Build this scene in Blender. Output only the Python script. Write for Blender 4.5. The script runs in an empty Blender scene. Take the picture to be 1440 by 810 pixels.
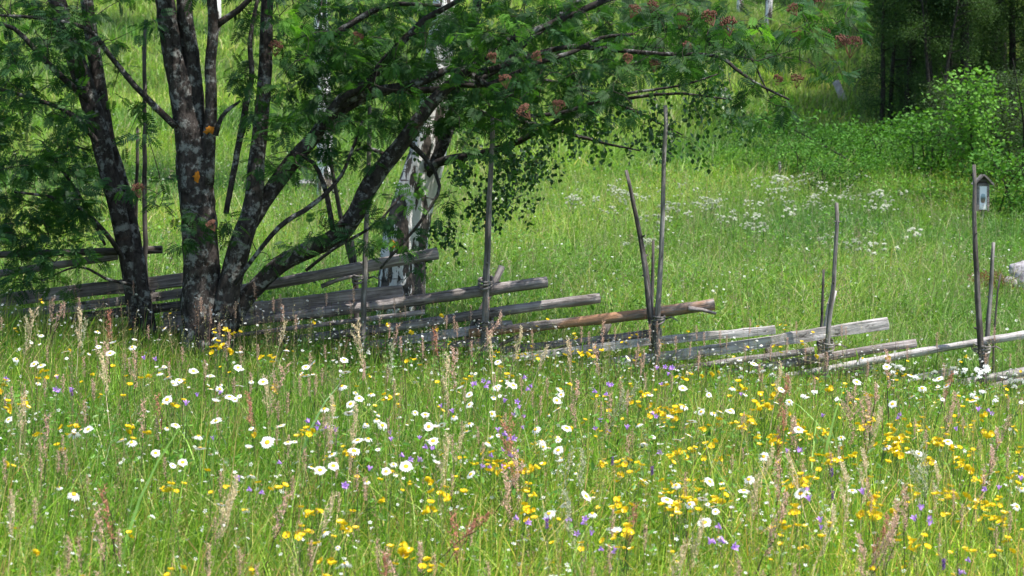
import bpy, math, random
import numpy as np
from mathutils import Vector, Matrix

random.seed(7)
rng = np.random.default_rng(11)
scene = bpy.context.scene
R = math.radians

# ---------------------------------------------------------------- camera
CAM_Z, PITCH, FPX = 1.6, R(4.0), 2888.0
cam_d = bpy.data.cameras.new('camera')
cam = bpy.data.objects.new('camera', cam_d)
scene.collection.objects.link(cam)
cam.location = (0, 0, CAM_Z)
cam.rotation_euler = (R(90) - PITCH, 0, 0)
cam_d.sensor_width = 36.0
cam_d.lens = FPX * 36.0 / 1440.0
cam_d.clip_start = 0.1
cam_d.clip_end = 1500
cam_d.dof.use_dof = True
cam_d.dof.focus_distance = 13.2
cam_d.dof.aperture_fstop = 5.6
scene.camera = cam

# ---------------------------------------------------------------- light
SUN = Vector((0.42, -0.24, 1.0)).normalized()
sun_el = math.asin(SUN.z)
sun_az = math.atan2(SUN.x, SUN.y)
world = bpy.data.worlds.new('World')
scene.world = world
world.use_nodes = True
wn = world.node_tree
sky = wn.nodes.new('ShaderNodeTexSky')
sky.sky_type = 'NISHITA'
sky.sun_disc = False
sky.sun_elevation = sun_el
sky.sun_rotation = sun_az
wn.links.new(sky.outputs[0], wn.nodes['Background'].inputs[0])
wn.nodes['Background'].inputs[1].default_value = 0.15
ld = bpy.data.lights.new('sun', 'SUN')
ld.energy = 5.0
ld.angle = R(0.5)
ld.color = (1.0, 0.95, 0.87)
lo = bpy.data.objects.new('sun', ld)
scene.collection.objects.link(lo)
lo.rotation_euler = (-SUN).to_track_quat('-Z', 'Y').to_euler()
scene.view_settings.view_transform = 'Standard'
scene.view_settings.look = 'None'
scene.view_settings.exposure = 0.75
scene.view_settings.gamma = 1.0
scene.cycles.max_bounces = 8
scene.cycles.transparent_max_bounces = 4
scene.cycles.transmission_bounces = 5
scene.cycles.diffuse_bounces = 4
scene.cycles.sample_clamp_indirect = 6

# ---------------------------------------------------------------- helpers
def unproj(u, v, Y):
    """point of the place seen at photo pixel (u, v) and lying Y metres north of the camera"""
    x = (u - 720.0) / FPX
    y = -(v - 405.0) / FPX
    c, s = math.cos(PITCH), math.sin(PITCH)
    dy = c + y * s
    dz = -s + y * c
    t = Y / dy
    return Vector((x * t, Y, CAM_Z + dz * t))

def project(p):
    c, s = math.cos(PITCH), math.sin(PITCH)
    z = p[2] - CAM_Z
    dep = p[1] * c - z * s
    yy = p[1] * s + z * c
    return 720 + FPX * p[0] / dep, 405 - FPX * yy / dep

PY = np.array([-60, 0, 4, 7, 10, 12, 15, 18, 21, 24, 28, 34, 40, 50, 60, 75, 90, 150, 400], float)
PZ = np.array([-1.0, -.1, -.32, -.4, -.3, -.17, -.02, .12, .27, .45, .72, 1.28, 1.95, 3.45, 5.2, 7.9, 10.4, 18, 40], float)
def ground(x, y):
    x = np.asarray(x, float); y = np.asarray(y, float)
    z = (np.interp(y - 1.2, PY, PZ) + np.interp(y + 1.2, PY, PZ) + np.interp(y, PY, PZ)) / 3
    slope = np.interp(y, [0, 12, 30, 60], [.045, .05, .065, .06])
    z = z - slope * 30 * np.tanh(x / 30)
    z = z + .03 * np.sin(x * 1.3 + y * .7) * np.sin(y * .9 - x * .4 + 1) + np.clip(y - 18, 0, 20) / 20 * .10 * np.sin(x * .45 + 2) * np.sin(y * .33)
    return z
def gz(x, y): return float(ground(x, y))

def hit(u, v):
    for Y in np.arange(15.5, 80, .1):
        p = unproj(u, v, Y)
        if p.z <= gz(p.x, Y): return float(Y)
    return 80.0
def tag(o, label=None, cat=None, group=None, kind=None):
    if label: o['label'] = label
    if cat: o['category'] = cat
    if group: o['group'] = group
    if kind: o['kind'] = kind
    return o
def empty(name, loc, rz=0):
    o = bpy.data.objects.new(name, None)
    o.location = loc; o.rotation_euler = (0, 0, rz)
    o.empty_display_size = .1
    scene.collection.objects.link(o)
    return o
def link(name, mesh, parent=None, loc=None):
    o = bpy.data.objects.new(name, mesh)
    scene.collection.objects.link(o)
    if parent: o.parent = parent
    if loc is not None: o.location = loc
    return o

def np_mesh(name, V, F, col=None, mat=None, smooth=False, midx=None):
    """V (n,3); F (m,k) faces of one size, or a list of such arrays"""
    Fs = F if isinstance(F, list) else [F]
    me = bpy.data.meshes.new(name)
    V = np.asarray(V, np.float32)
    nf = sum(len(f) for f in Fs)
    loops = np.concatenate([np.asarray(f, np.int32).ravel() for f in Fs])
    tot = np.concatenate([np.full(len(f), f.shape[1], np.int32) for f in Fs])
    start = np.concatenate([[0], np.cumsum(tot)[:-1]]).astype(np.int32)
    me.vertices.add(len(V)); me.vertices.foreach_set('co', V.ravel())
    me.loops.add(len(loops)); me.loops.foreach_set('vertex_index', loops)
    me.polygons.add(nf)
    me.polygons.foreach_set('loop_start', start)
    me.polygons.foreach_set('loop_total', tot)
    if midx is not None: me.polygons.foreach_set('material_index', np.asarray(midx, np.int32))
    me.polygons.foreach_set('use_smooth', np.full(nf, bool(smooth)))
    me.update(calc_edges=True)
    if col is not None:
        a = me.color_attributes.new('Col', 'FLOAT_COLOR', 'POINT')
        c = np.ones((len(V), 4), np.float32); c[:, :3] = col
        a.data.foreach_set('color', c.ravel())
    for m in (mat if isinstance(mat, (list, tuple)) else [mat]):
        if m: me.materials.append(m)
    return me

class MB:
    """collects tubes, leaves and boxes into one mesh"""
    def __init__(s): s.V = []; s.Q = []; s.C = []; s.M = []; s.n = 0
    def add(s, V, Q, c=(1, 1, 1), m=0):
        V = np.asarray(V, float); Q = np.asarray(Q, int)
        s.V.append(V); s.Q.append(Q + s.n); s.n += len(V)
        s.C.append(np.broadcast_to(np.asarray(c, float), (len(V), 3)))
        s.M.append(np.full(len(Q), m))
    def build(s, name, mat, smooth=True):
        V = np.concatenate(s.V); Q = np.concatenate(s.Q)
        return np_mesh(name, V, Q, np.concatenate(s.C), mat, smooth, np.concatenate(s.M))
    def tube(s, pts, rad, sides=8, wob=0.0, c=(1, 1, 1), m=0, cap=True, seed=0, flat=None, sq=False):
        P = np.asarray(pts, float); n = len(P); r = np.asarray(rad, float) * np.ones(n)
        T = np.gradient(P, axis=0); T /= np.linalg.norm(T, axis=1)[:, None] + 1e-9
        up = np.array([0, 0, 1.]) if abs(T[0][2]) < .8 else np.array([0, 1., 0])
        rr = np.random.default_rng(seed)
        th = np.linspace(0, 2 * math.pi, sides, endpoint=False)
        A = np.cross(T, up); A /= np.linalg.norm(A, axis=1)[:, None] + 1e-9
        B = np.cross(A, T)
        base = 1 + wob * rr.normal(size=sides)
        rows = []
        for i in range(n):
            k = base * (1 + wob * .6 * rr.normal(size=sides)) * r[i]
            if sq: k = k * (.80 / np.maximum(np.abs(np.cos(th)), np.abs(np.sin(th)))) ** .9
            sx, sy = (1, 1) if flat is None else flat
            rows.append(P[i] + np.outer(np.cos(th) * k * sx, A[i]) + np.outer(np.sin(th) * k * sy, B[i]))
        V = np.concatenate(rows)
        Q = []
        for i in range(n - 1):
            for j in range(sides):
                j2 = (j + 1) % sides
                Q.append((i * sides + j, i * sides + j2, (i + 1) * sides + j2, (i + 1) * sides + j))
        if cap:
            V = np.vstack([V, P[0] - T[0] * r[0] * .15, P[-1] + T[-1] * r[-1] * .15])
            c0, c1 = len(V) - 2, len(V) - 1
            for j in range(0, sides, 2):
                Q.append((c0, (j + 2) % sides, (j + 1) % sides, j))
                b = (n - 1) * sides
                Q.append((c1, b + j, b + (j + 1) % sides, b + (j + 2) % sides))
        s.add(V, Q, c, m)

def smooth_path(pts, rad, step=.06):
    """Catmull-Rom through the points"""
    P = [np.array(p, float) for p in pts]; r = list(rad)
    if len(P) == 2: P = [P[0], (P[0] + P[1]) / 2, P[1]]; r = [r[0], (r[0] + r[1]) / 2, r[1]]
    P = [2 * P[0] - P[1]] + P + [2 * P[-1] - P[-2]]; r = [r[0]] + r + [r[-1]]
    o, q = [], []
    for i in range(1, len(P) - 2):
        n = max(2, int(np.linalg.norm(P[i + 1] - P[i]) / step))
        for k in range(n):
            t = k / n
            a, b, c, d = P[i - 1], P[i], P[i + 1], P[i + 2]
            o.append(.5 * (2 * b + (c - a) * t + (2 * a - 5 * b + 4 * c - d) * t * t + (3 * b - a - 3 * c + d) * t ** 3))
            q.append(r[i] * (1 - t) + r[i + 1] * t)
    o.append(P[-2]); q.append(r[-2])
    return np.array(o), np.array(q)

def rotmats(az, pitch, roll):
    """+X of the template points along azimuth az raised by pitch, rolled about itself"""
    az, pitch, roll = map(lambda a: np.asarray(a, float), (az, pitch, roll))
    x = np.stack([np.cos(az) * np.cos(pitch), np.sin(az) * np.cos(pitch), np.sin(pitch)], -1)
    y0 = np.stack([-np.sin(az), np.cos(az), np.zeros_like(az)], -1)
    z0 = np.cross(x, y0)
    y = y0 * np.cos(roll)[..., None] + z0 * np.sin(roll)[..., None]
    z = np.cross(x, y)
    return np.stack([x, y, z], -1)

def scatter(T, F, pos, Rm, sc, col):
    """copies of template (T verts, F quads) -> V, F, C"""
    N = len(pos); m = len(T)
    sc = np.asarray(sc, float)
    if sc.ndim == 1: sc = sc[:, None] * np.ones(3)
    V = np.einsum('nij,nmj->nmi', Rm, T[None] * sc[:, None, :]) + np.asarray(pos)[:, None, :]
    FF = (F[None] + (np.arange(N) * m)[:, None, None]).reshape(-1, F.shape[1])
    C = np.repeat(np.asarray(col, float), m, axis=0)
    return V.reshape(-1, 3), FF, C

def joinVFC(L):
    n = 0; V = []; F = []; C = []
    for v, f, c in L:
        V.append(v); F.append(f + n); C.append(c); n += len(v)
    return np.concatenate(V), np.concatenate(F), np.concatenate(C)

# ---------------------------------------------------------------- materials
def new_mat(name):
    m = bpy.data.materials.new(name); m.use_nodes = True
    nt = m.node_tree; nt.nodes.clear()
    out = nt.nodes.new('ShaderNodeOutputMaterial')
    return m, nt, out
def nd(nt, t, **kw):
    n = nt.nodes.new(t)
    for k, v in kw.items(): setattr(n, k, v)
    return n
def leaf_mat(name, trans=.4, rough=.5, tcol=(1.15, 1.25, .55), spec=.35, noise=.25):
    m, nt, out = new_mat(name)
    at = nd(nt, 'ShaderNodeAttribute', attribute_name='Col')
    geo = nd(nt, 'ShaderNodeNewGeometry')
    no = nd(nt, 'ShaderNodeTexNoise'); no.inputs['Scale'].default_value = 9; no.inputs['Detail'].default_value = 3
    nt.links.new(geo.outputs['Position'], no.inputs['Vector'])
    mr = nd(nt, 'ShaderNodeMapRange')
    mr.inputs[1].default_value = .3; mr.inputs[2].default_value = .7
    mr.inputs[3].default_value = 1 - noise; mr.inputs[4].default_value = 1 + noise
    nt.links.new(no.outputs[0], mr.inputs[0])
    mul = nd(nt, 'ShaderNodeVectorMath', operation='SCALE')
    nt.links.new(at.outputs['Color'], mul.inputs[0]); nt.links.new(mr.outputs[0], mul.inputs['Scale'])
    pr = nd(nt, 'ShaderNodeBsdfPrincipled')
    pr.inputs['Roughness'].default_value = rough
    pr.inputs['Specular IOR Level'].default_value = spec
    nt.links.new(mul.outputs[0], pr.inputs['Base Color'])
    tm = nd(nt, 'ShaderNodeVectorMath', operation='MULTIPLY'); tm.inputs[1].default_value = tcol
    nt.links.new(mul.outputs[0], tm.inputs[0])
    tr = nd(nt, 'ShaderNodeBsdfTranslucent'); nt.links.new(tm.outputs[0], tr.inputs[0])
    mx = nd(nt, 'ShaderNodeMixShader'); mx.inputs[0].default_value = trans
    nt.links.new(pr.outputs[0], mx.inputs[1]); nt.links.new(tr.outputs[0], mx.inputs[2])
    nt.links.new(mx.outputs[0], out.inputs[0])
    return m
def ramp(nt, fac, stops):
    r = nd(nt, 'ShaderNodeValToRGB'); el = r.color_ramp.elements
    el[0].position, el[0].color = stops[0][0], (*stops[0][1], 1)
    el[1].position, el[1].color = stops[-1][0], (*stops[-1][1], 1)
    for p, c in stops[1:-1]:
        e = el.new(p); e.color = (*c, 1)
    nt.links.new(fac, r.inputs[0]); return r
def noise(nt, vec, scale, detail=4, rough=.6, mapscale=None):
    if mapscale:
        mp = nd(nt, 'ShaderNodeMapping'); mp.inputs['Scale'].default_value = mapscale
        nt.links.new(vec, mp.inputs[0]); vec = mp.outputs[0]
    n = nd(nt, 'ShaderNodeTexNoise'); n.inputs['Scale'].default_value = scale
    n.inputs['Detail'].default_value = detail; n.inputs['Roughness'].default_value = rough
    nt.links.new(vec, n.inputs['Vector']); return n.outputs[0]
def mixc(nt, fac, a, b, mode='MIX'):
    n = nd(nt, 'ShaderNodeMix', data_type='RGBA', blend_type=mode)
    for sock, val in ((n.inputs[0], fac), (n.inputs[6], a), (n.inputs[7], b)):
        if hasattr(val, 'node'): nt.links.new(val, sock)
        elif isinstance(val, (int, float)): sock.default_value = val
        else: sock.default_value = (*val, 1)
    return n.outputs[2]
def solid(nt, out, col, rough=.8, height=None, bump=.3, dist=.01, spec=.3):
    pr = nd(nt, 'ShaderNodeBsdfPrincipled')
    pr.inputs['Roughness'].default_value = rough
    pr.inputs['Specular IOR Level'].default_value = spec
    if hasattr(col, 'node'): nt.links.new(col, pr.inputs['Base Color'])
    else: pr.inputs['Base Color'].default_value = (*col, 1)
    if height is not None:
        b = nd(nt, 'ShaderNodeBump'); b.inputs['Strength'].default_value = bump; b.inputs['Distance'].default_value = dist
        nt.links.new(height, b.inputs['Height']); nt.links.new(b.outputs[0], pr.inputs['Normal'])
    nt.links.new(pr.outputs[0], out.inputs[0])

def wood_mat(name, dark, mid, light, peel=False):
    """weathered split wood, grain along object X"""
    m, nt, out = new_mat(name)
    tc = nd(nt, 'ShaderNodeTexCoord'); oi = nd(nt, 'ShaderNodeObjectInfo')
    ad = nd(nt, 'ShaderNodeVectorMath', operation='ADD')
    sc = nd(nt, 'ShaderNodeVectorMath', operation='SCALE'); sc.inputs['Scale'].default_value = 37
    cmb = nd(nt, 'ShaderNodeCombineXYZ')
    for i in range(3): nt.links.new(oi.outputs['Random'], cmb.inputs[i])
    nt.links.new(cmb.outputs[0], sc.inputs[0]); nt.links.new(tc.outputs['Object'], ad.inputs[0]); nt.links.new(sc.outputs[0], ad.inputs[1])
    v = ad.outputs[0]
    g = noise(nt, v, 1, 6, .7, (2.2, 55, 55))
    g2 = noise(nt, v, 1, 3, .6, (7, 22, 22))
    blotch = noise(nt, v, 5, 4, .6)
    c = ramp(nt, g, [(.3, dark), (.47, mid), (.68, light)]).outputs[0]
    f = ramp(nt, blotch, [(.4, (.55, .53, .5)), (.62, (1.12, 1.1, 1.1))]).outputs[0]
    c = mixc(nt, .85, c, f, 'MULTIPLY')
    if peel:
        pn = noise(nt, v, 1, 4, .6, (1.6, 7, 7))
        pf = ramp(nt, pn, [(.46, (0, 0, 0)), (.56, (1, 1, 1))]).outputs[0]
        c = mixc(nt, pf, c, (.38, .21, .125))
    cr = ramp(nt, g2, [(.30, (.12, .1, .09)), (.37, (1, 1, 1))]).outputs[0]
    c = mixc(nt, .8, c, cr, 'MULTIPLY')
    mth = nd(nt, 'ShaderNodeMath', operation='ADD'); nt.links.new(g, mth.inputs[0]); nt.links.new(g2, mth.inputs[1])
    solid(nt, out, c, .85, mth.outputs[0], .9, .012, .2)
    return m
def bark_mat(name, base_d, base_l, lichen=(.42, .44, .42), amt=.56, scale=9):
    m, nt, out = new_mat(name)
    tc = nd(nt, 'ShaderNodeTexCoord'); v = tc.outputs['Object']
    b = noise(nt, v, scale * 2.2, 6, .65, (1, 1, .55))
    c = ramp(nt, b, [(.35, base_d), (.65, base_l)]).outputs[0]
    l = noise(nt, v, scale, 6, .72)
    lf = ramp(nt, l, [(amt, (0, 0, 0)), (amt + .09, (1, 1, 1))]).outputs[0]
    c = mixc(nt, lf, c, lichen)
    red = noise(nt, v, scale * .55, 3, .6)
    rf = ramp(nt, red, [(.62, (0, 0, 0)), (.74, (.4, .4, .4))]).outputs[0]
    c = mixc(nt, rf, c, (.085, .04, .025))
    solid(nt, out, c, .9, b, .8, .02, .15)
    return m
def birch_mat(name):
    m, nt, out = new_mat(name)
    tc = nd(nt, 'ShaderNodeTexCoord'); v = tc.outputs['Object']
    w = noise(nt, v, 7, 4, .6)
    fur = noise(nt, v, 1, 5, .68, (9, 9, 2.0))
    sep = nd(nt, 'ShaderNodeSeparateXYZ'); nt.links.new(v, sep.inputs[0])
    mr = nd(nt, 'ShaderNodeMapRange')
    for i, x in enumerate((0, 3.2, .472, .56)): mr.inputs[1 + i].default_value = x
    nt.links.new(sep.outputs[2], mr.inputs[0])
    gt = nd(nt, 'ShaderNodeMath', operation='SUBTRACT'); nt.links.new(fur, gt.inputs[0]); nt.links.new(mr.outputs[0], gt.inputs[1])
    ff = ramp(nt, gt.outputs[0], [(0.0, (0, 0, 0)), (.02, (1, 1, 1))]).outputs[0]
    len_ = noise(nt, v, 1, 3, .5, (6, 6, 45))
    lf = ramp(nt, len_, [(.62, (0, 0, 0)), (.66, (1, 1, 1))]).outputs[0]
    c = ramp(nt, w, [(.35, (.62, .60, .59)), (.65, (.86, .85, .84))]).outputs[0]
    c = mixc(nt, lf, c, (.12, .1, .09))
    dk = ramp(nt, noise(nt, v, 22, 3), [(.35, (.035, .03, .028)), (.7, (.14, .115, .10))]).outputs[0]
    c = mixc(nt, ff, c, dk)
    inv = nd(nt, 'ShaderNodeMath', operation='SUBTRACT'); inv.inputs[0].default_value = 1; nt.links.new(fur, inv.inputs[1])
    solid(nt, out, c, .75, inv.outputs[0], .9, .04, .25)
    return m
def flat_mat(name, col, rough=.6, trans=0, spec=.3):
    if trans:
        m = leaf_mat(name, trans, rough, (1, 1, 1), spec, .05)
        for n in m.node_tree.nodes:
            if n.type == 'ATTRIBUTE':
                rgb = nd(m.node_tree, 'ShaderNodeRGB'); rgb.outputs[0].default_value = (*col, 1)
                for l in list(n.outputs['Color'].links):
                    s = l.to_socket; m.node_tree.links.remove(l); m.node_tree.links.new(rgb.outputs[0], s)
        return m
    m, nt, out = new_mat(name)
    tc = nd(nt, 'ShaderNodeTexCoord')
    n = noise(nt, tc.outputs['Object'], 30, 3)
    f = ramp(nt, n, [(.3, tuple(c * .8 for c in col)), (.7, tuple(min(1, c * 1.15) for c in col))]).outputs[0]
    solid(nt, out, f, rough, None, spec=spec)
    return m

M = {}
M['grass'] = leaf_mat('grass_blades', .45, .42, (1.1, 1.2, .5), .35)
M['dry'] = leaf_mat('dry_stalks', .25, .7, (1, .95, .8), .15)
M['rowan_leaf'] = leaf_mat('rowan_leaf', .46, .5, (1.35, 1.6, .5), .22)
M['birch_leaf'] = leaf_mat('birch_leaf', .35, .4, (1.2, 1.4, .5), .5)
M['far_leaf'] = leaf_mat('far_leaf', .3, .6, (1.2, 1.3, .5), .15)
M['rowan_bark'] = bark_mat('rowan_bark', (.014, .011, .010), (.066, .056, .052), (.20, .205, .195), .52, 13)
M['limb_bark'] = bark_mat('limb_bark', (.014, .012, .011), (.05, .044, .041), (.18, .185, .18), .53, 14)
M['twig_bark'] = bark_mat('twig_bark', (.02, .016, .014), (.06, .05, .045), (.2, .2, .2), .64, 14)
M['far_bark'] = bark_mat('far_bark', (.014, .012, .01), (.045, .04, .035), (.12, .12, .11), .64, 5)
M['umbel_far'] = flat_mat('cream_umbel', (.60, .63, .50), .8, .3)
M['birch'] = birch_mat('birch_bark')
M['wood'] = wood_mat('weathered_wood', (.06, .05, .047), (.23, .205, .20), (.43, .40, .395))
M['wood_pale'] = wood_mat('pale_split_wood', (.14, .125, .12), (.43, .405, .40), (.60, .575, .57))
M['wood_peel'] = wood_mat('peeling_wood', (.06, .045, .04), (.20, .17, .16), (.36, .32, .31), True)
M['wood_dark'] = wood_mat('dark_pole_wood', (.03, .025, .023), (.10, .085, .08), (.25, .235, .225))
M['wood_post'] = wood_mat('grey_pole_wood', (.055, .048, .045), (.19, .175, .165), (.36, .34, .33))
M['petal_w'] = flat_mat('white_petal', (.80, .80, .80), .6, .3, .2)
M['disc'] = flat_mat('yellow_disc', (.72, .42, .02), .8)
M['yellow'] = flat_mat('buttercup_yellow', (.86, .62, .01), .3, .25, .5)
M['purple'] = flat_mat('bellflower_purple', (.58, .32, .84), .5, .35)
M['stem'] = flat_mat('flower_stem', (.07, .13, .03), .6)
M['stem_dark'] = flat_mat('dark_stem', (.05, .035, .025), .7)
M['white_flower'] = flat_mat('small_white_flower', (.85, .86, .82), .7, .3)
M['sorrel'] = flat_mat('sorrel_red', (.60, .27, .18), .8, .3)
M['sorrel_pink'] = flat_mat('sorrel_pink', (.78, .52, .40), .8, .3)
M['plume'] = flat_mat('tan_plume', (.78, .64, .42), .8, .3)
M['plume_pale'] = flat_mat('pale_plume', (.55, .55, .36), .8, .3)
M['berry'] = flat_mat('brown_fruit_cluster', (.16, .07, .045), .8)
M['orange'] = flat_mat('orange_lichen', (.50, .18, .015), .9)
M['purple_dark'] = flat_mat('vetch_violet', (.16, .05, .34), .6, .3)
# ================================================================ ground
def axis(lo, hi, near, far, step, big):
    a = list(np.arange(near, far + 1e-6, step)); x = near; s = step
    while x > lo: s *= 1.25; x -= s; a.insert(0, max(x, lo))
    x = far; s = step
    while x < hi: s *= 1.25; x += s; a.append(min(x, hi))
    return np.array(a)
gx = axis(-420, 420, -22, 26, .5, 1); gy = axis(-60, 420, 2, 90, .5, 1)
X, Y_ = np.meshgrid(gx, gy)
Zg = ground(X, Y_)
GV = np.stack([X.ravel(), Y_.ravel(), Zg.ravel()], 1)
ny, nx = X.shape
ii, jj = np.meshgrid(np.arange(ny - 1), np.arange(nx - 1), indexing='ij')
GF = np.stack([ii * nx + jj, ii * nx + jj + 1, (ii + 1) * nx + jj + 1, (ii + 1) * nx + jj], -1).reshape(-1, 4)
m, nt, out = new_mat('meadow_soil')
geo = nd(nt, 'ShaderNodeNewGeometry')
c = ramp(nt, noise(nt, geo.outputs['Position'], 6, 6, .7), [(.35, (.035, .045, .014)), (.55, (.07, .11, .025)), (.7, (.12, .12, .045))]).outputs[0]
c2 = ramp(nt, noise(nt, geo.outputs['Position'], .35, 3), [(.35, (.75, .85, .8)), (.65, (1.2, 1.15, 1)) ]).outputs[0]
c = mixc(nt, 1.0, c, c2, 'MULTIPLY')
solid(nt, out, c, 1, noise(nt, geo.outputs['Position'], 25, 5), .6, .05, .1)
g_o = link('ground', np_mesh('ground', GV, GF, None, m, True)); tag(g_o, kind='structure')

# ================================================================ grass
def smooth_noise(x, y, s, seed):
    r = np.random.default_rng(seed); z = 0
    for k in range(6):
        a = r.uniform(0, 6.28); f = s * r.uniform(.6, 1.8); ph = r.uniform(0, 6.28)
        z = z + np.sin((x * math.cos(a) + y * math.sin(a)) * f + ph)
    return z / 6 ** .5 / 1.2
def blades(N, y0, y1, wmul, wadd, h, hs, width, segs, palette, lean=.35, seed=0, clump=.0, yp=1.0, xr=None, mask=None):
    r = np.random.default_rng(seed)
    # distance is sampled so that nearer ground is denser
    y = y0 + (y1 - y0) * r.uniform(0, 1, N) ** yp
    x = (r.uniform(-1, 1, N)) * (y * wmul + wadd)
    if xr: x = r.uniform(xr[0], xr[1], N)
    if clump:
        x += np.round(r.normal(size=N)) * 0; k = N // 14
        cx, cy = x[:k], y[:k]; idx = r.integers(0, k, N); use = r.uniform(size=N) < .75
        x = np.where(use, cx[idx] + r.normal(size=N) * clump, x); y = np.where(use, cy[idx] + r.normal(size=N) * clump, y)
    if mask is not None:
        kp = mask(x, y, r); x, y = x[kp], y[kp]; N = len(x)
    z = ground(x, y) - .02
    n1 = smooth_noise(x, y, .9, 5); n2 = smooth_noise(x, y, 3.2, 6)
    hh = h * (1 + hs * r.normal(size=N)).clip(.3, 1.9) * (1 + .13 * n1 + .10 * n2)
    az = r.uniform(0, 2 * math.pi, N)
    ln = np.abs(r.normal(size=N)) * lean + .05
    dirx, diry = np.cos(az), np.sin(az)
    wind = .10
    fade = np.interp(y, [10.5, 14.2, 15.2, 15.6], [1, .52, .42, .9]) * np.interp(x, [-3.4, -1.6], [1.55, 1]) ** np.interp(y, [10, 13], [0, 1]) * np.interp(x, [1.2, 2.8], [1, 1 - .22 * 1]) ** np.interp(y, [10, 14], [0, 1]) if y1 < 15.5 else 1.0
    hh = hh * fade
    waz = az + math.pi / 2 + r.normal(size=N) * .7
    wx, wy = np.cos(waz), np.sin(waz)
    w = width * r.uniform(.6, 1.5, N)
    L = segs + 1
    V = np.zeros((N, L, 2, 3), np.float32)
    for i in range(L):
        t = i / segs
        ox = hh * (ln * t ** 1.9 * dirx + wind * t * t)
        oy = hh * (ln * t ** 1.9 * diry)
        oz = hh * (t - .30 * ln * t ** 3)
        ww = w * (1 - t) ** .6 * .5 + .0002 if i < segs else w * .06
        cx, cy, cz = x + ox, y + oy, z + oz
        V[:, i, 0] = np.stack([cx - wx * ww, cy - wy * ww, cz], 1)
        V[:, i, 1] = np.stack([cx + wx * ww, cy + wy * ww, cz], 1)
    base = (np.arange(N) * (2 * L))[:, None, None]
    q = np.array([[2 * i, 2 * i + 1, 2 * i + 3, 2 * i + 2] for i in range(segs)])[None]
    F = (base + q).reshape(-1, 4)
    P = np.array([p[1] for p in palette]); pw = np.array([p[0] for p in palette], float); pw /= pw.sum()
    c = P[r.choice(len(P), N, p=pw)] * (1 + .22 * r.normal(size=(N, 1))).clip(.5, 1.6)
    tint = (smooth_noise(x, y, .5, 9) + .5 * smooth_noise(x, y, 2.0, 10))[:, None]
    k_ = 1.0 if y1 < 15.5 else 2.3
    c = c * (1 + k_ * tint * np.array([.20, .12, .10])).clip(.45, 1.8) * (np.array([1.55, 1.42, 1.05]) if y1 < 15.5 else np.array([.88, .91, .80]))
    C = np.repeat(c, 2 * L, axis=0)
    return V.reshape(-1, 3), F, C

GREEN = [(4, (.10, .215, .026)), (4, (.14, .27, .034)), (2, (.065, .16, .026)), (1.6, (.23, .33, .07)), (1.0, (.38, .34, .16)), (.5, (.32, .19, .10))]
MEADOW = [(4, (.17, .31, .05)), (4, (.22, .38, .07)), (1.5, (.11, .23, .035)), (1.6, (.32, .42, .13)), (.9, (.45, .43, .24))]
fg = [blades(120000, 4.6, 15.2, .29, .9, .34, .28, .0062, 3, GREEN, .55, 1, .05, .9),
      blades(40000, 4.6, 15.2, .29, .9, .34, .3, .0078, 4, [(3, (.18, .32, .05)), (2, (.24, .36, .09)), (1, (.4, .38, .2))], 1.1, 12),
      blades(60000, 4.6, 15.2, .29, .9, .22, .30, .0085, 3, [(3, (.07, .17, .02)), (2, (.11, .22, .03)), (1, (.17, .2, .05))], .6, 2, .05, .9),
      blades(6500, 4.6, 15.1, .29, .9, .54, .14, .0048, 3, [(3, (.13, .22, .04)), (2, (.3, .3, .12)), (1, (.35, .24, .14))], .22, 3)]
o = link('meadow_grass', np_mesh('meadow_grass', *joinVFC(fg), M['grass']))
tag(o, 'tall green meadow grass filling the foreground below the fence', 'grass', kind='stuff')
RKY = hit(1441, 414); RKX = unproj(1425, 400, RKY).x
clear = lambda x, y, r: ~((np.abs(x - RKX) < .62) & (y > RKY - 1.15) & (y < RKY + .5) & (r.uniform(size=len(x)) < .85))
mid = [blades(150000, 15.1, 33, .31, .8, .26, .32, .0095, 3, MEADOW, 1.35, 4, .10, 1.15, mask=clear),
       blades(13000, 15.1, 33, .31, .8, .44, .2, .006, 3, [(3, (.2, .3, .06)), (3, (.38, .38, .18)), (1, (.4, .3, .18))], .6, 5, mask=clear)]
o = link('hillside_grass', np_mesh('hillside_grass', *joinVFC(mid), M['grass']))
tag(o, 'bright green grass on the slope behind the fence', 'grass', kind='stuff')
far = [blades(170000, 33, 95, .34, 1, .30, .3, .024, 2, MEADOW, 1.2, 7, .22, 1.35),
       blades(20000, 33, 90, .34, 1, .5, .2, .014, 2, [(3, (.24, .34, .08)), (3, (.4, .4, .2))], .3, 8, .22)]
o = link('distant_grass', np_mesh('distant_grass', *joinVFC(far), M['grass']))
tag(o, 'pale sunlit grass on the far hillside between the trunks', 'grass', kind='stuff')

r_w = blades(90, 5, 13.5, .29, .5, .60, .15, .016, 5, [(1, (.10, .22, .08)), (1, (.16, .30, .10))], .45, 55)
o = link('broad_grass', np_mesh('broad_grass', *r_w, M['grass']))
tag(o, 'scattered broad bluish grass blades standing above the meadow', 'grass', kind='stuff')
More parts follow.
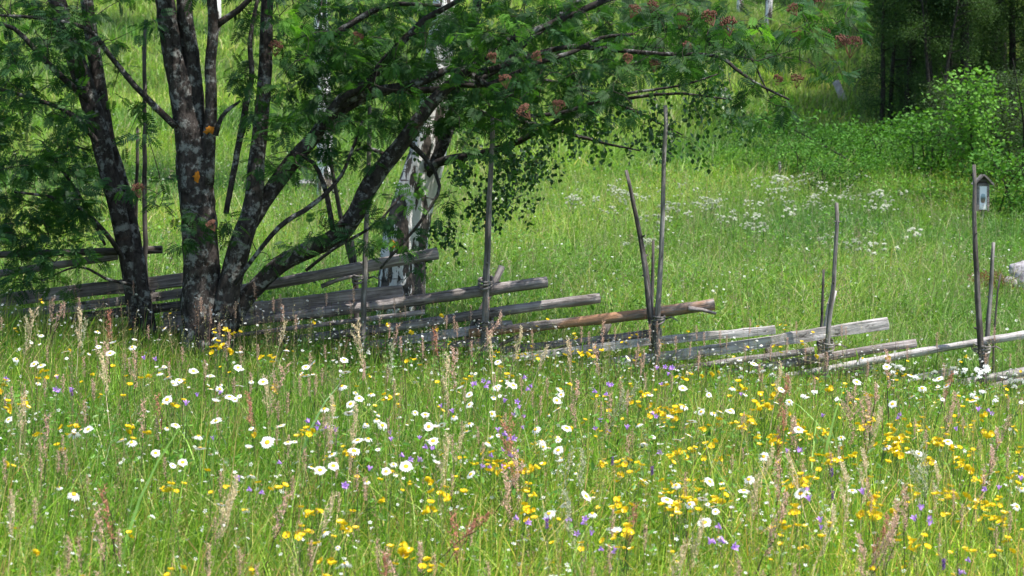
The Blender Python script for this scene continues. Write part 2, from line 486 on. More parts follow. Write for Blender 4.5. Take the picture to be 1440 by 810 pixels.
# low broad leaves (clover, plantain, sorrel leaves) in the foreground
LT = np.array([[0, 0, 0], [.35, .2, .05], [.75, .16, .04], [1, 0, -.03], [.75, -.16, .04], [.35, -.2, .05]])
LF = np.array([[0, 3, 2, 1], [0, 5, 4, 3]])
def leaf_stuff(N, y0, y1, hlo, hhi, slo, shi, pal, seed, xr=None, mask=None, wm=.29, wa=.9, hm_=True):
    r = np.random.default_rng(seed)
    y = r.uniform(y0, y1, N); x = r.uniform(-1, 1, N) * (y * wm + wa)
    if xr: x = r.uniform(*xr, N)
    if mask is not None:
        k = mask(x, y, r); x, y = x[k], y[k]; N = len(x)
    hm = 1 + .45 * smooth_noise(x, y, 1.2, seed + 50)
    if y1 < 15.1: hm = hm * np.interp(y, [10.5, 14.4], [1, .40])
    z = ground(x, y) + r.uniform(hlo, hhi, N) * hm.clip(.2, 2)
    Rm = rotmats(r.uniform(0, 6.28, N), r.normal(.25, .45, N), r.normal(0, .5, N))
    P = np.array(pal) * (1.2 if y1 < 15 else .95); c = P[r.integers(0, len(P), N)] * (1 + .2 * r.normal(size=(N, 1))).clip(.5, 1.5)
    return scatter(LT, LF, np.stack([x, y, z], 1), Rm, r.uniform(slo, shi, N), c)
o = link('meadow_herbs', np_mesh('meadow_herbs', *leaf_stuff(46000, 4.8, 14.6, .05, .36, .016, .05, [(.09, .22, .03), (.14, .30, .045), (.06, .16, .025)], 21), M['grass']))
tag(o, 'small green clover and herb leaves low in the meadow', 'ground cover', kind='stuff')
o = link('slope_herbs', np_mesh('slope_herbs', *leaf_stuff(60000, 15.6, 34, .03, .26, .025, .06, [(.12, .27, .04), (.18, .35, .06), (.08, .19, .03)], 22, wm=.31, wa=.8, mask=clear), M['grass']))
tag(o, 'leafy green herbs among the grass behind the fence', 'ground cover', kind='stuff')
# thin dry flowering grass: stalk with a narrow panicle of seeds
def panicles(N, y0, y1, h, seed, cols, wm=.29, wa=.9, s=1.0):
    r = np.random.default_rng(seed); L = []
    y = r.uniform(y0, y1, N); x = r.uniform(-1, 1, N) * (y * wm + wa); z = ground(x, y)
    H = h * (1 + .18 * r.normal(size=N)).clip(.5, 1.5) * (np.interp(y, [11, 14.6], [1, .75]) if y1 < 15.5 else 1); az = r.uniform(0, 6.28, N); ln = np.abs(r.normal(size=N)) * .14
    P = np.array(cols); c = P[r.integers(0, len(P), N)]
    ST = np.array([[0, -.5, 0], [0, .5, 0], [1, .3, 0], [1, -.3, 0]]); SF = np.array([[0, 1, 2, 3]])
    base = np.stack([x, y, z], 1)
    d = np.stack([np.cos(az) * ln, np.sin(az) * ln, np.ones(N)], 1); d /= np.linalg.norm(d, axis=1)[:, None]
    Rm = rotmats(az, np.arctan2(1, ln), r.uniform(0, 3, N))
    L.append(scatter(ST, SF, base, Rm, np.stack([H, np.full(N, .0017 * s), np.ones(N)], 1), c * .8))
    for k in range(16):
        t = 1 - .28 * k / 16
        p = base + d * (H * t)[:, None] + r.normal(size=(N, 3)) * .005 * s * (1 + k / 8)
        Rk = rotmats(r.uniform(0, 6.28, N), r.uniform(.3, 1.3, N), r.uniform(0, 3, N))
        L.append(scatter(LT[[0, 1, 3, 5]] * np.array([1, .9, 1]), SF, p, Rk, np.full(N, .010 * s) * r.uniform(.6, 1.4, N), c * r.uniform(.7, 1.2, (N, 1))))
    return joinVFC(L)
o = link('flowering_grass', np_mesh('flowering_grass', *panicles(3000, 5, 14.8, .55, 31, [(.40, .30, .18), (.38, .22, .16), (.42, .38, .2), (.3, .33, .12)]), M['dry']))
tag(o, 'thin flowering grass stalks with tan seed heads among the flowers', 'grass', kind='stuff')
o = link('slope_flowering_grass', np_mesh('slope_flowering_grass', *panicles(2600, 15.5, 31, .42, 32, [(.42, .38, .24), (.38, .28, .2), (.45, .46, .25)], .31, .8, 1.5), M['dry']))
tag(o, 'pale flowering grass stalks on the slope behind the fence', 'grass', kind='stuff')

# lush undergrowth bank in front of the wood (right background)
def bank(x, y, r):
    b = 30.3 + 1.0 * np.sin(x * .8) + np.clip(7 - x, 0, 9) * .5
    top = np.interp(x, [3.5, 7.5, 8.5, 12], [36, 42, 48, 60]) + .8 * np.sin(x * 2.1)
    return (x > 3.6 + .5 * np.sin(y)) & (y > b) & (y < top) & (smooth_noise(x, y, 1.6, 88) > -.45) 
u = leaf_stuff(210000, 29, 50, .03, .42, .03, .065, [(.08, .20, .025), (.12, .29, .035), (.16, .35, .05), (.05, .14, .02)], 41, (2, 20), lambda x, y, r: bank(x, y, r) & ((smooth_noise(x, y, 1.1, 99) < .42) | (y > 40) | (r.uniform(size=len(x)) < .15)))
def clumps(x, y, r):
    return bank(x, y, r) & (smooth_noise(x, y, 1.1, 99) > .35) & (y < 40)
u2 = leaf_stuff(120000, 29.5, 40, .1, .8, .03, .06, [(.026, .085, .014), (.038, .12, .018), (.02, .065, .013)], 43, (3, 16), clumps, hm_=False)
o = link('bracken', np_mesh('bracken', *u2, M['far_leaf']))
tag(o, 'darker bracken clumps rising in the undergrowth bank', 'bracken', kind='stuff')
o = link('undergrowth', np_mesh('undergrowth', *u, M['far_leaf']))
tag(o, 'dark green leafy undergrowth along the foot of the wood', 'undergrowth', kind='stuff')
# ================================================================ pole fence
FY = 15.0
fence = empty('pole_fence', (0, FY, gz(0, FY)))
tag(fence, 'weathered grey slanting pole fence with upright pole pairs crossing the whole meadow', 'fence')
fl = Vector(fence.location)
def oriented(name, mesh, parent, a, b):
    """child whose local +X runs from a to b"""
    o = link(name, mesh, parent)
    d = (b - a).normalized()
    o.rotation_mode = 'QUATERNION'
    y = Vector((0, 0, 1)).cross(d)
    if y.length < .3: y = Vector((0, 1, 0)); y = (y - d * y.dot(d))
    y.normalize(); z = d.cross(y)
    o.rotation_quaternion = Matrix((d, y, z)).transposed().to_quaternion()
    o.location = a - fl
    return o
def rail(u0, v0, u1, v1, w, Y, mat, kind='round', label=None, taper=.85, bow=0.0):
    a, b = unproj(u0, v0, Y), unproj(u1, v1, Y)
    L = (b - a).length; n = max(6, int(L / .10)); r = w * .9 / 2 / (FPX / FY)
    t = np.linspace(0, 1, n)
    rr = np.random.default_rng(abs(int(u0 * 7 + v1)))
    rad = r * (taper + (1 - taper) * t) if taper > 0 else r * (1 + (-taper) * (1 - t))
    rad = rad * (1 + .05 * rr.normal(size=n))
    ph = rr.uniform(0, 6)
    pts = np.stack([t * L, .012 * np.sin(t * L * 1.7 + ph), bow * np.sin(t * math.pi) + .008 * np.sin(t * L * 2.3 + ph)], 1)
    mb = MB()
    if kind == 'board':
        mb.tube(pts, rad, 8, .10, seed=abs(int(u0 + v0)), flat=(.42, 1.0), sq=True)
    else:
        mb.tube(pts, rad, 12, .045, seed=abs(int(u0 + v0)))
        for k in range(int(L * 1.2)):    # knots and stubs
            i = rr.integers(1, n - 1); an = rr.uniform(0, 6.28)
            p = pts[i]; dd = np.array([rr.uniform(.3, .8), math.cos(an), math.sin(an)]); dd /= np.linalg.norm(dd)
            mb.tube([p + dd * rad[i] * .6, p + dd * rad[i] * rr.uniform(1.15, 1.5)], [rad[i] * .35, rad[i] * .2], 6, .1, seed=k)
    o = oriented('rail', mb.build('rail', M[mat], smooth=(kind != 'board')), fence, a, b)
    if label: o['label'] = label
    return o
for a in [
    (-60, 362, 228, 349, 12, 15.02, 'wood_dark'),
    (-60, 395, 165, 358, 13, 15.06, 'wood'),
    (-60, 432, 300, 386, 26, 15.03, 'wood', 'board'),
    (-60, 448, 272, 412, 17, 14.99, 'wood', 'board'),
    (-60, 462, 290, 428, 15, 15.02, 'wood_dark'),
    (300, 412, 616, 358, 18, 15.00, 'wood', 'round', 'grey log ending in front of the birch trunk'),
    (230, 447, 566, 411, 26, 15.05, 'wood', 'board', 'broad cracked split log ending beside the birch'),
    (200, 470, 770, 398, 17, 14.98, 'wood'),
    (300, 478, 597, 437, 8, 14.93, 'wood'),
    (300, 492, 844, 420, 15, 15.03, 'wood'),
    (660, 470, 1004, 427, 17, 15.00, 'wood_peel', 'round', 'round log with orange peeled bark patches'),
    (430, 500, 720, 455, 19, 15.05, 'wood_pale', 'board'),
    (400, 513, 700, 478, 13, 15.00, 'wood', 'board'),
    (420, 530, 930, 466, 14, 15.06, 'wood'),
    (640, 512, 1090, 463, 16, 15.0, 'wood_pale', 'board', 'pale grey split board'),
    (700, 533, 1249, 456, 22, 15.06, 'wood_pale', 'board', 'widest pale split board with square end'),
    (860, 527, 1145, 494, 12, 15.00, 'wood'),
    (960, 533, 1289, 484, 14, 15.03, 'wood'),
    (1030, 540, 1500, 462, 13, 15.00, 'wood_pale'),
    (1330, 572, 1720, 505, 17, 15.03, 'wood', 'board'), (1390, 585, 1800, 520, 15, 15.0, 'wood_pale'), (1480, 590, 1880, 535, 15, 15.04, 'wood'),
    (1100, 548, 1225, 517, 14, 15.05, 'wood'),
    (1180, 552, 1345, 520, 13, 15.02, 'wood_pale', 'board'),
    (1250, 560, 1510, 508, 16, 15.05, 'wood_pale'),
    (1300, 565, 1510, 522, 13, 15.00, 'wood'),
]:
    rail(*a)
def stub(u0, v0, u1, v1, w0, w1, Y):
    a, b = unproj(u0, v0, Y), unproj(u1, v1, Y); k = FPX / FY; mb = MB(); L = (b - a).length
    mb.tube([(0, 0, 0), (L * .5, 0, .008), (L, 0, 0)], [w0 / 2 / k, (w0 + w1) / 4 / k, w1 / 2 / k], 7, .1, seed=3); oriented('branch_stub', mb.build('branch_stub', M['wood']), fence, a, b)
stub(968, 434, 1007, 441, 7, 4, 14.94); stub(760, 462, 700, 486, 7, 5, 15.1)
stub(452, 403, 500, 387, 6, 5, 14.9)
def pole(pts, w0, w1, Y, mat, name='upright_pole', label=None, lean=0):
    P = [unproj(u, v, Y + lean * (1 - i / (len(pts) - 1))) for i, (u, v) in enumerate(pts)]
    a, b = P[0], P[-1]
    d = (b - a).normalized(); y = Vector((0, 1, 0)); y = (y - d * y.dot(d)).normalized(); z = d.cross(y)
    loc = [((p - a).dot(d), (p - a).dot(y), (p - a).dot(z)) for p in P]
    k = FPX / FY / 2
    pp, rad = smooth_path(loc, np.linspace(w0, w1, len(loc)) / k / 2, .12)
    rr = np.random.default_rng(abs(int(pts[0][0])))
    pp = pp + rr.normal(size=pp.shape) * .003
    mb = MB(); mb.tube(pp, rad, 8, .06, seed=abs(int(pts[0][0])))
    for _ in range(4):
        i = rr.integers(1, len(pp) - 1); an = rr.uniform(0, 6.28); dd = np.array([-.4, math.cos(an), math.sin(an)])
        mb.tube([pp[i], pp[i] + dd * rad[i] * 1.9], [rad[i] * .5, rad[i] * .3], 5, .1)
    o = link(name, mb.build(name, M[mat]), fence)
    o.rotation_mode = 'QUATERNION'
    o.rotation_quaternion = Matrix((d, y, z)).transposed().to_quaternion(); o.location = a - fl
    if label: o['label'] = label
FR, BK = 14.86, 15.17
pole([(204, 28), (203, 200), (204, 365), (206, 520)], 2.6, 3.8, FR, 'wood_dark')
pole([(193, 180), (191, 330), (188, 510)], 2.0, 3.0, BK, 'wood_dark')
pole([(521, 148), (516, 300), (513, 400), (508, 540)], 3.0, 4.8, FR, 'wood_post')
pole([(494, 335), (501, 400), (503, 535)], 3.4, 4.4, BK, 'wood_dark')
pole([(463, 215), (478, 300), (497, 380)], 3.0, 3.6, BK + .05, 'wood_dark', 'loose_pole', 'reddish brown short stick leaning among the rails')
pole([(693, 165), (688, 300), (684, 400), (680, 545)], 3.0, 5.0, FR, 'wood_post')
pole([(690, 225), (684, 340), (679, 535)], 2.4, 4.0, BK, 'wood_dark')
pole([(706, 374), (680, 432), (636, 510)], 4.6, 5.0, BK + .06, 'wood', 'brace', 'diagonal stay leaning behind the rails')
pole([(937, 148), (931, 330), (926, 430), (923, 545)], 2.8, 4.6, FR, 'wood_post', label='tallest grey upright pole')
pole([(880, 239), (896, 310), (909, 390), (921, 490)], 2.4, 5.2, FR + .03, 'wood_dark', label='dark leaning pole')
pole([(918, 338), (917, 400), (914, 530)], 1.8, 3.2, BK, 'wood_dark')
pole([(855, 455), (845, 480), (838, 530)], 5, 5, BK + .05, 'wood_dark', 'brace')
pole([(1177, 285), (1174, 370), (1166, 460), (1158, 560)], 2.6, 4.2, FR, 'wood_post')
pole([(1159, 378), (1155, 450), (1150, 550)], 1.8, 2.8, BK, 'wood_dark')
pole([(1173, 408), (1162, 460), (1146, 560)], 4.2, 5.4, BK + .05, 'wood_pale', 'brace', 'stout pale stake leaning between the rails')
pole([(1080, 490), (1092, 530)], 5, 5, BK + .05, 'wood_dark', 'brace')
pole([(1369, 232), (1370, 330), (1375, 420), (1384, 560)], 2.4, 4.8, FR, 'wood_dark', label='dark crooked upright pole')
pole([(1397, 340), (1392, 420), (1384, 555)], 2.4, 4.0, BK, 'wood_post')
pole([(1606, 260), (1604, 400), (1612, 580)], 2.6, 4.6, FR, 'wood_post')
pole([(1622, 330), (1616, 450), (1612, 580)], 2.4, 4.2, BK, 'wood_dark')
pole([(1407, 385), (1400, 440), (1394, 540)], 1.2, 1.6, BK + .1, 'wood_dark')
def tie(u, v, w=20, n=3):
    mb = MB(); c = unproj(u, v, (FR + BK) / 2); rw = w / 2 / (FPX / FY)
    for k in range(n):
        th = np.linspace(0, 6.9, 22)
        P = np.stack([np.cos(th) * rw, np.sin(th) * .20, .018 * k + .012 * np.sin(th * 1.3 + k) + .06 * np.sin(th) * .3], 1)
        mb.tube(P, .0085, 6, .1, seed=k)
    mb.tube([(rw, 0, 0), (rw + .05, -.05, .02), (rw + .1, -.03, -.01)], [.008, .007, .004], 5, .1)
    link('withy_tie', mb.build('withy_tie', M['wood_post']), fence, c - fl)
for t in [(507, 392), (508, 470), (683, 400), (683, 456), (924, 449), (1161, 487), (1379, 490), (205, 420)]: tie(*t)

# ================================================================ rowan trees
def ctube(mb, L, sides=12, wob=.05, step=.07, seed=1, m=0, org=Vector((0, 0, 0))):
    """L: (u, v, Y, width in photo pixels)"""
    P = [unproj(a[0], a[1], a[2]) - org for a in L]
    r = [a[3] / 2 / FPX * a[2] for a in L]
    p, q = smooth_path(P, r, step)
    rr = np.random.default_rng(seed); n = len(p)
    k = np.cumsum(rr.normal(size=(n, 3)), 0); k -= np.linspace(0, 1, n)[:, None] * k[-1]
    p = p + k * .0022
    mb.tube(p, q, sides, wob, seed=seed, m=m)
    return p + np.array(org), q

def compound_leaf(np_pairs=6):
    """pinnate leaf, length 1 along +X; toothed-looking leaflets folded on the midrib"""
    V = [[0, -.006, 0], [0, .006, 0], [.9, .004, 0], [.9, -.004, 0]]; F = [[0, 3, 2, 1]]
    def lf(x, ang, l, w):
        c, s = math.cos(ang), math.sin(ang); b = len(V)
        for (a, t, z) in [(0, 0, 0), (1, 0, -.05), (.3, w, .02), (.72, w * .85, .0), (.3, -w, .02), (.72, -w * .85, .0)]:
            V.append([x + (c * a - s * t) * l, (s * a + c * t) * l, z * l])
        F.append([b, b + 4, b + 5, b + 1]); F.append([b, b + 1, b + 3, b + 2])
    for i in range(np_pairs):
        t = (i + 1) / (np_pairs + .6); x = .16 + .74 * t
        l = .36 * (1 - .9 * (t - .45) ** 2)
        for sgn in (-1, 1): lf(x, sgn * math.radians(68 - 12 * t), l, .13)
    lf(.93, 0, .26, .15)
    V = np.array(V, float); V[:, 2] -= .22 * V[:, 0] ** 2
    return V, np.array(F)
CLV, CLF = compound_leaf()
ROWAN_PAL = np.array([(.028, .076, .022), (.036, .094, .026), (.024, .070, .025), (.052, .13, .028), (.031, .086, .031)])
def rowan_leaves(centres, r, per=(4, 8), size=(.085, .135)):
    n = r.integers(per[0], per[1] + 1, len(centres)); idx = np.repeat(np.arange(len(centres)), n); N = len(idx)
    az = r.uniform(0, 6.28, N); pit = r.normal(-.25, .45, N)
    Rm = rotmats(az, pit, r.normal(0, .6, N))
    pos = centres[idx] + r.normal(size=(N, 3)) * .018 + Rm[:, :, 0] * .012
    cc = ROWAN_PAL[r.integers(0, len(ROWAN_PAL), len(centres))] * r.uniform(.75, 1.25, (len(centres), 1))
    c = cc[idx] * r.uniform(.85, 1.15, (N, 1))
    return scatter(CLV, CLF, pos, Rm, r.uniform(size[0], size[1], N), c)

def twigs(mb, nodes, centres, seed, org, rmin=.0022, sag=.03):
    """join every leaf centre to the growing skeleton by the nearest node"""
    nodes = np.array(nodes); rad = np.full(len(nodes), .006)
    d0 = np.array([np.min(np.linalg.norm(nodes - c, axis=1)) for c in centres])
    rr = np.random.default_rng(seed)
    for i in np.argsort(d0):
        c = centres[i]
        dd = np.linalg.norm(nodes - c, axis=1)
        j = int(np.argmin(dd)); a = nodes[j]; L = dd[j]
        if L < .02: continue
        n = max(3, int(L / .07))
        t = np.linspace(0, 1, n + 1)[:, None]
        side = rr.normal(size=3) * L * .10
        p = a + (c - a) * t + np.sin(t * math.pi) * side + np.array([0, 0, 1]) * (np.sin(t * math.pi) * L * .08)
        r0 = rmin + min(.010, .0045 * L)
        mb.tube(p - np.array(org), r0 + (rmin * .6 - r0) * t[:, 0], 5, 0, seed=int(i), cap=False)
        nodes = np.vstack([nodes, p[1:]])
    return nodes

def region(r, boxes):
    C = []
    for (u0, v0, u1, v1, n, Ya, Yb) in boxes:
        for _ in range(n):
            C.append(np.array(unproj(r.uniform(u0, u1), r.uniform(v0, v1), r.uniform(Ya, Yb))))
    return np.array(C)

def berry_mesh():
    mb = MB(); r = np.random.default_rng(3)
    O = np.array([[x, y, z] for x in (-.6, .6) for y in (-.6, .6) for z in (-.6, .6)]) * .0042
    Q = np.array([[0, 1, 4, 4], [1, 2, 4, 4], [2, 3, 4, 4], [3, 0, 4, 4], [1, 0, 5, 5], [2, 1, 5, 5], [3, 2, 5, 5], [0, 3, 5, 5]])
    OQ = np.array([[0, 1, 3, 2], [4, 6, 7, 5], [0, 4, 5, 1], [2, 3, 7, 6], [0, 2, 6, 4], [1, 5, 7, 3]])
    for k in range(110):
        a = r.uniform(0, 6.28); q = .042 * r.uniform(0, 1) ** .5
        p = np.array([q * math.cos(a), q * math.sin(a), .022 - 9 * q * q + r.normal() * .007])
        mb.add(O * r.uniform(.8, 1.5) + p, OQ, m=0)
    for k in range(9):
        a = k * .7; mb.tube([(0, 0, -.06), (.03 * math.cos(a), .03 * math.sin(a), -.01)], [.0016, .001], 4, 0, m=0)
    return mb.build('berry_cluster', M['berry'], False)
BERRY = berry_mesh()

# --- tree with the thick lichened trunk
TY = 14.45
base = unproj(290, 500, TY); base.z = gz(base.x, base.y)
rowan = empty('rowan_tree', base)
tag(rowan, 'large many stemmed rowan with thick lichened trunk and branches reaching far right over the fence', 'tree')
limbs = []
def limb(name, L, parent, org, mat='rowan_bark', **k):
    mb = MB(); p, q = ctube(mb, L, org=org, **k)
    link(name, mb.build(name, M[mat]), parent); return p, q
nodesR = []
T = lambda *a: limb(*a[:2], rowan, base, **(a[2] if len(a) > 2 else {}))[0]
tr = MB()
p, q = ctube(tr, [(292, 520, TY, 82), (288, 480, TY, 66), (284, 430, TY, 56), (285, 370, TY, 52), (281, 300, TY, 50), (276, 240, TY, 50), (270, 195, TY, 42), (258, 140, TY, 33), (244, 80, TY, 29), (232, 0, TY, 27), (220, -120, TY, 23), (200, -300, TY, 17), (190, -480, TY, 8)], 18, .045, .05, 2, org=base)
nodesR += list(p[40:])
link('trunk', tr.build('trunk', M['rowan_bark']), rowan)
for nm, L, kw in [
    ('stem', [(287, 250, TY + .04, 30), (280, 200, TY + .05, 27), (274, 140, TY + .06, 25), (266, 60, TY + .08, 24), (260, 0, TY + .1, 22), (262, -150, TY + .3, 18), (280, -400, TY + .5, 9)], dict(seed=3)),
    ('stem', [(290, 260, TY - .02, 24), (294, 205, TY - .02, 20), (297, 150, TY - .03, 17), (296, 90, TY - .05, 16), (300, 30, TY - .05, 15), (297, -40, TY - .1, 13), (310, -250, TY - .5, 9), (330, -400, TY - .8, 5)], dict(seed=4)),
    ('stem', [(306, 505, TY - .05, 46), (316, 440, TY - .05, 38), (326, 390, TY - .05, 34), (341, 335, TY - .05, 32), (357, 290, TY - .05, 28), (364, 225, TY, 24), (370, 160, TY + .05, 22), (376, 90, TY + .1, 20), (380, 0, TY + .1, 18), (392, -150, TY + .2, 14), (400, -380, TY + .2, 6)], dict(seed=5)),
    ('limb', [(302, 35, TY - .05, 12), (322, 22, TY - .08, 9), (350, -2, TY - .1, 8), (390, -60, TY - .2, 6)], dict(seed=6, mat='limb_bark')),
    ('limb', [(318, 300, TY, 8), (333, 215, TY, 9), (341, 175, TY, 10), (346, 145, TY, 9), (354, 105, TY, 8), (352, 60, TY, 7), (362, 0, TY, 5)], dict(seed=7, mat='limb_bark')),
    ('limb', [(322, 460, TY + .1, 26), (350, 415, TY + .12, 24), (395, 372, TY + .1, 24), (435, 352, TY + .1, 25), (475, 332, TY + .05, 26), (502, 300, TY, 26), (522, 256, TY, 25), (560, 208, TY - .05, 22), (610, 142, TY - .1, 18), (655, 100, TY - .15, 14), (712, 60, TY - .2, 11), (770, 35, TY - .2, 9), (850, 0, TY - .2, 9), (940, -50, TY - .1, 6)], dict(seed=8, mat='limb_bark', sides=14)),
    ('limb', [(346, 325, TY, 20), (370, 285, TY + .05, 22), (398, 245, TY + .08, 24), (425, 212, TY + .08, 22), (446, 188, TY + .08, 19), (470, 155, TY + .05, 16), (510, 132, TY, 14), (555, 124, TY, 13), (600, 112, TY, 12), (628, 98, TY, 11), (660, 102, TY, 10), (710, 92, TY, 9), (745, 78, TY - .05, 8), (800, 64, TY - .1, 7), (850, 67, TY - .1, 7), (930, 76, TY - .2, 6), (1005, 78, TY - .3, 5), (1035, 96, TY - .35, 5), (1062, 116, TY - .4, 4), (1110, 140, TY - .4, 3)], dict(seed=9, mat='limb_bark')),
    ('limb', [(444, 190, TY, 15), (480, 138, TY - .05, 13), (515, 118, TY - .1, 13), (545, 82, TY - .1, 12), (575, 52, TY - .15, 10), (600, 28, TY - .15, 9), (640, 4, TY - .2, 7), (700, -30, TY - .3, 5)], dict(seed=10, mat='limb_bark')),
    ('limb', [(452, 182, TY + .1, 13), (500, 145, TY + .15, 12), (545, 128, TY + .2, 11), (610, 125, TY + .2, 10), (650, 118, TY + .2, 9), (700, 98, TY + .2, 8), (740, 60, TY + .25, 7), (790, 20, TY + .3, 6), (850, -30, TY + .4, 4)], dict(seed=11, mat='limb_bark')),
    ('limb', [(445, 62, TY, 8), (470, 48, TY, 9), (520, 18, TY, 8), (560, 6, TY, 6), (620, 8, TY - .1, 4)], dict(seed=12, mat='limb_bark')),
    ('limb', [(246, 178, TY - .1, 10), (215, 148, TY - .15, 9), (178, 108, TY - .2, 8), (150, 74, TY - .2, 7), (120, 40, TY - .3, 6), (60, 26, TY - .4, 5), (-20, 20, TY - .5, 3)], dict(seed=13, mat='limb_bark')),
    ('limb', [(303, 190, TY - .1, 8), (312, 165, TY - .1, 6), (325, 150, TY - .1, 5), (338, 142, TY - .1, 3)], dict(seed=14, mat='limb_bark')),
    ('limb', [(640, 118, TY, 9), (690, 118, TY, 7), (760, 88, TY + .1, 7), (812, 70, TY + .2, 6), (845, 52, TY + .2, 5), (890, 48, TY + .2, 4)], dict(seed=15, mat='limb_bark')),
    ('limb', [(655, 100, TY - .1, 9), (700, 130, TY - .1, 7), (735, 160, TY - .1, 6), (790, 158, TY - .1, 5), (850, 140, TY - .1, 5), (900, 130, TY, 4), (960, 120, TY, 3), (1010, 104, TY, 2)], dict(seed=16, mat='limb_bark')),
    ('limb', [(430, 380, TY - .15, 5), (470, 350, TY - .2, 5), (520, 322, TY - .2, 4), (560, 280, TY - .2, 3)], dict(seed=17, mat='limb_bark')),
    ('limb', [(535, 378, TY - .2, 3), (565, 345, TY - .2, 4), (600, 300, TY - .15, 4), (618, 262, TY, 5), (600, 225, TY, 6), (575, 200, TY, 8)], dict(seed=18, mat='limb_bark')),
    ('limb', [(470, 330, TY, 8), (458, 270, TY, 7), (440, 230, TY, 6), (415, 215, TY, 5)], dict(seed=19, mat='limb_bark')),
    ('limb', [(330, 400, TY - .2, 6), (362, 355, TY - .25, 6), (400, 310, TY - .25, 7), (440, 285, TY - .2, 7), (480, 245, TY - .2, 5), (510, 170, TY - .2, 4)], dict(seed=20, mat='limb_bark')),
]:
    nodesR += list(T(nm, L, kw))
# hidden height of the crown: limbs above the picture
for k in range(16):
    r = np.random.default_rng(100 + k)
    s = [(230, -80), (262, -150), (392, -100), (310, -200), (700, -30), (850, -25), (200, -250), (400, -250)][k % 8]
    e = (s[0] + r.uniform(-250, 420), s[1] - r.uniform(60, 330)); Ye = TY + r.uniform(-2.4, 2.0)
    nodesR += list(T('limb', [(s[0], s[1], TY, 12), ((s[0] + e[0]) / 2, (s[1] + e[1]) / 2 + 20, (TY + Ye) / 2, 8), (e[0], e[1], Ye, 4)], dict(seed=60 + k, mat='limb_bark')))
rR = np.random.default_rng(77)
boxes = [
    (165, 245, 240, 305, 5, 13.9, 14.2), (240, 300, 325, 352, 9, 13.85, 14.15), (150, 20, 235, 100, 6, 13.8, 14.6),
    (150, 130, 215, 200, 6, 13.8, 14.6), (330, 0, 450, 120, 38, 13.7, 15.2), (350, 130, 480, 250, 42, 13.7, 15.0),
    (430, 0, 620, 90, 70, 13.9, 15.8), (440, 60, 580, 180, 45, 14.1, 15.8), (640, 60, 770, 170, 32, 14.0, 15.8), (430, 180, 560, 240, 10, 13.9, 14.8),
    (490, 270, 590, 350, 11, 13.8, 14.3), (420, 270, 500, 330, 4, 13.9, 14.5), (600, 260, 650, 310, 3, 14, 14.4),
    (370, 345, 440, 372, 3, 14.0, 14.2), (560, 370, 600, 390, 1, 14.2, 14.3),
    (600, 0, 1010, 55, 86, 13.6, 15.8), (700, 55, 1030, 115, 44, 13.4, 15.2), (1000, 0, 1210, 50, 34, 13.3, 15.2),
    (1040, 50, 1185, 110, 16, 13.4, 14.8), (1020, 110, 1130, 175, 9, 13.6, 14.5), (680, 115, 900, 165, 22, 13.5, 15),
    (520, 50, 720, 215, 26, 13.6, 14.2), (440, 0, 1010, 110, 240, 14.9, 16.0), (400, 90, 860, 185, 150, 14.9, 15.8), (150, -420, 820, -5, 520, 12.6, 16.6), (-50, -350, 400, -5, 90, 12.8, 16.2)]
cR = region(rR, boxes)
tw = MB(); twigs(tw, nodesR[::3], cR, 5, base)
link('twigs', tw.build('twigs', M['twig_bark']), rowan)
V, F, C = rowan_leaves(cR, rR)
link('crown', np_mesh('crown', V - np.array(base), F, C, M['rowan_leaf']), rowan)
# leaf clusters in the light, its brightness put into a yellow-green colour
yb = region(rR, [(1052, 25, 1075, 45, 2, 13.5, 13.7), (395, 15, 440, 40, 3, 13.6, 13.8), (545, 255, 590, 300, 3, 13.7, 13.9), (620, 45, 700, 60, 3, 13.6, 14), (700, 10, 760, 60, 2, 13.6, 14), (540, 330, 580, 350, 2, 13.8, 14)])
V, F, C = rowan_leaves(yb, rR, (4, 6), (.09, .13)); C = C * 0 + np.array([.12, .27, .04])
yo = link('sunlit_leaves', np_mesh('sunlit_leaves', V - np.array(base), F, C, M['rowan_leaf']), rowan); yo['label'] = 'rowan leaves with sunlight painted in as bright yellow green'
for i, (u, v, s) in enumerate([(892, 14, 1), (918, 8, .9), (960, 27, 1.1), (998, 24, 1.2), (1024, 34, 1.3), (737, 156, 1.1), (785, 148, 1), (966, 66, .9), (921, 91, .9), (883, 82, .8), (710, 112, 1), (755, 79, .8), (1198, 62, 1.5), (1182, 58, 1.1), (1121, 112, 1), (1094, 112, .8), (1121, 47, .8), (1115, 13, .9), (1153, 2, 1), (1161, 45, .7), (388, 66, 1.1), (503, 52, .9), (692, 80, .8), (194, 266, 1), (297, 316, .8)]):
    o = link('berry_cluster', BERRY, rowan, unproj(u, v, 13.55 + .3 * math.sin(i)) - base)
    o.scale = (s * 1.05,) * 3; o.rotation_euler = (.35 + .3 * math.sin(i * 3), .4 * math.cos(i * 2), i)
def lichen(u, v, su, sv, surf_y, parent, org, name='orange_lichen'):
    """thin crusty patch lying on the bark, its rim ragged"""
    r = np.random.default_rng(int(u)); k = surf_y / FPX; c = unproj(u, v, surf_y) - org; n = 16; V = [(c.x, c.y - .006, c.z)]; Q = []
    for j, (q, d) in enumerate([(.5, -.006), (1, .004)]):
        for i in range(n):
            a = i * 6.2832 / n; w = q * (1 + .22 * r.normal()); dx = su * 1.5 * k * math.cos(a) * w
            V.append((c.x + dx, c.y + d + abs(dx) * .35, c.z + sv * 1.5 * k * math.sin(a) * w))
    for i in range(n): Q.append((1 + i, 1 + (i + 1) % n, 1 + n + (i + 1) % n, 1 + n + i))
    for i in range(0, n, 2): Q.append((0, 1 + (i + 2) % n, 1 + (i + 1) % n, 1 + i))
    link(name, np_mesh(name, V, np.array(Q), None, M['orange'], True), parent)
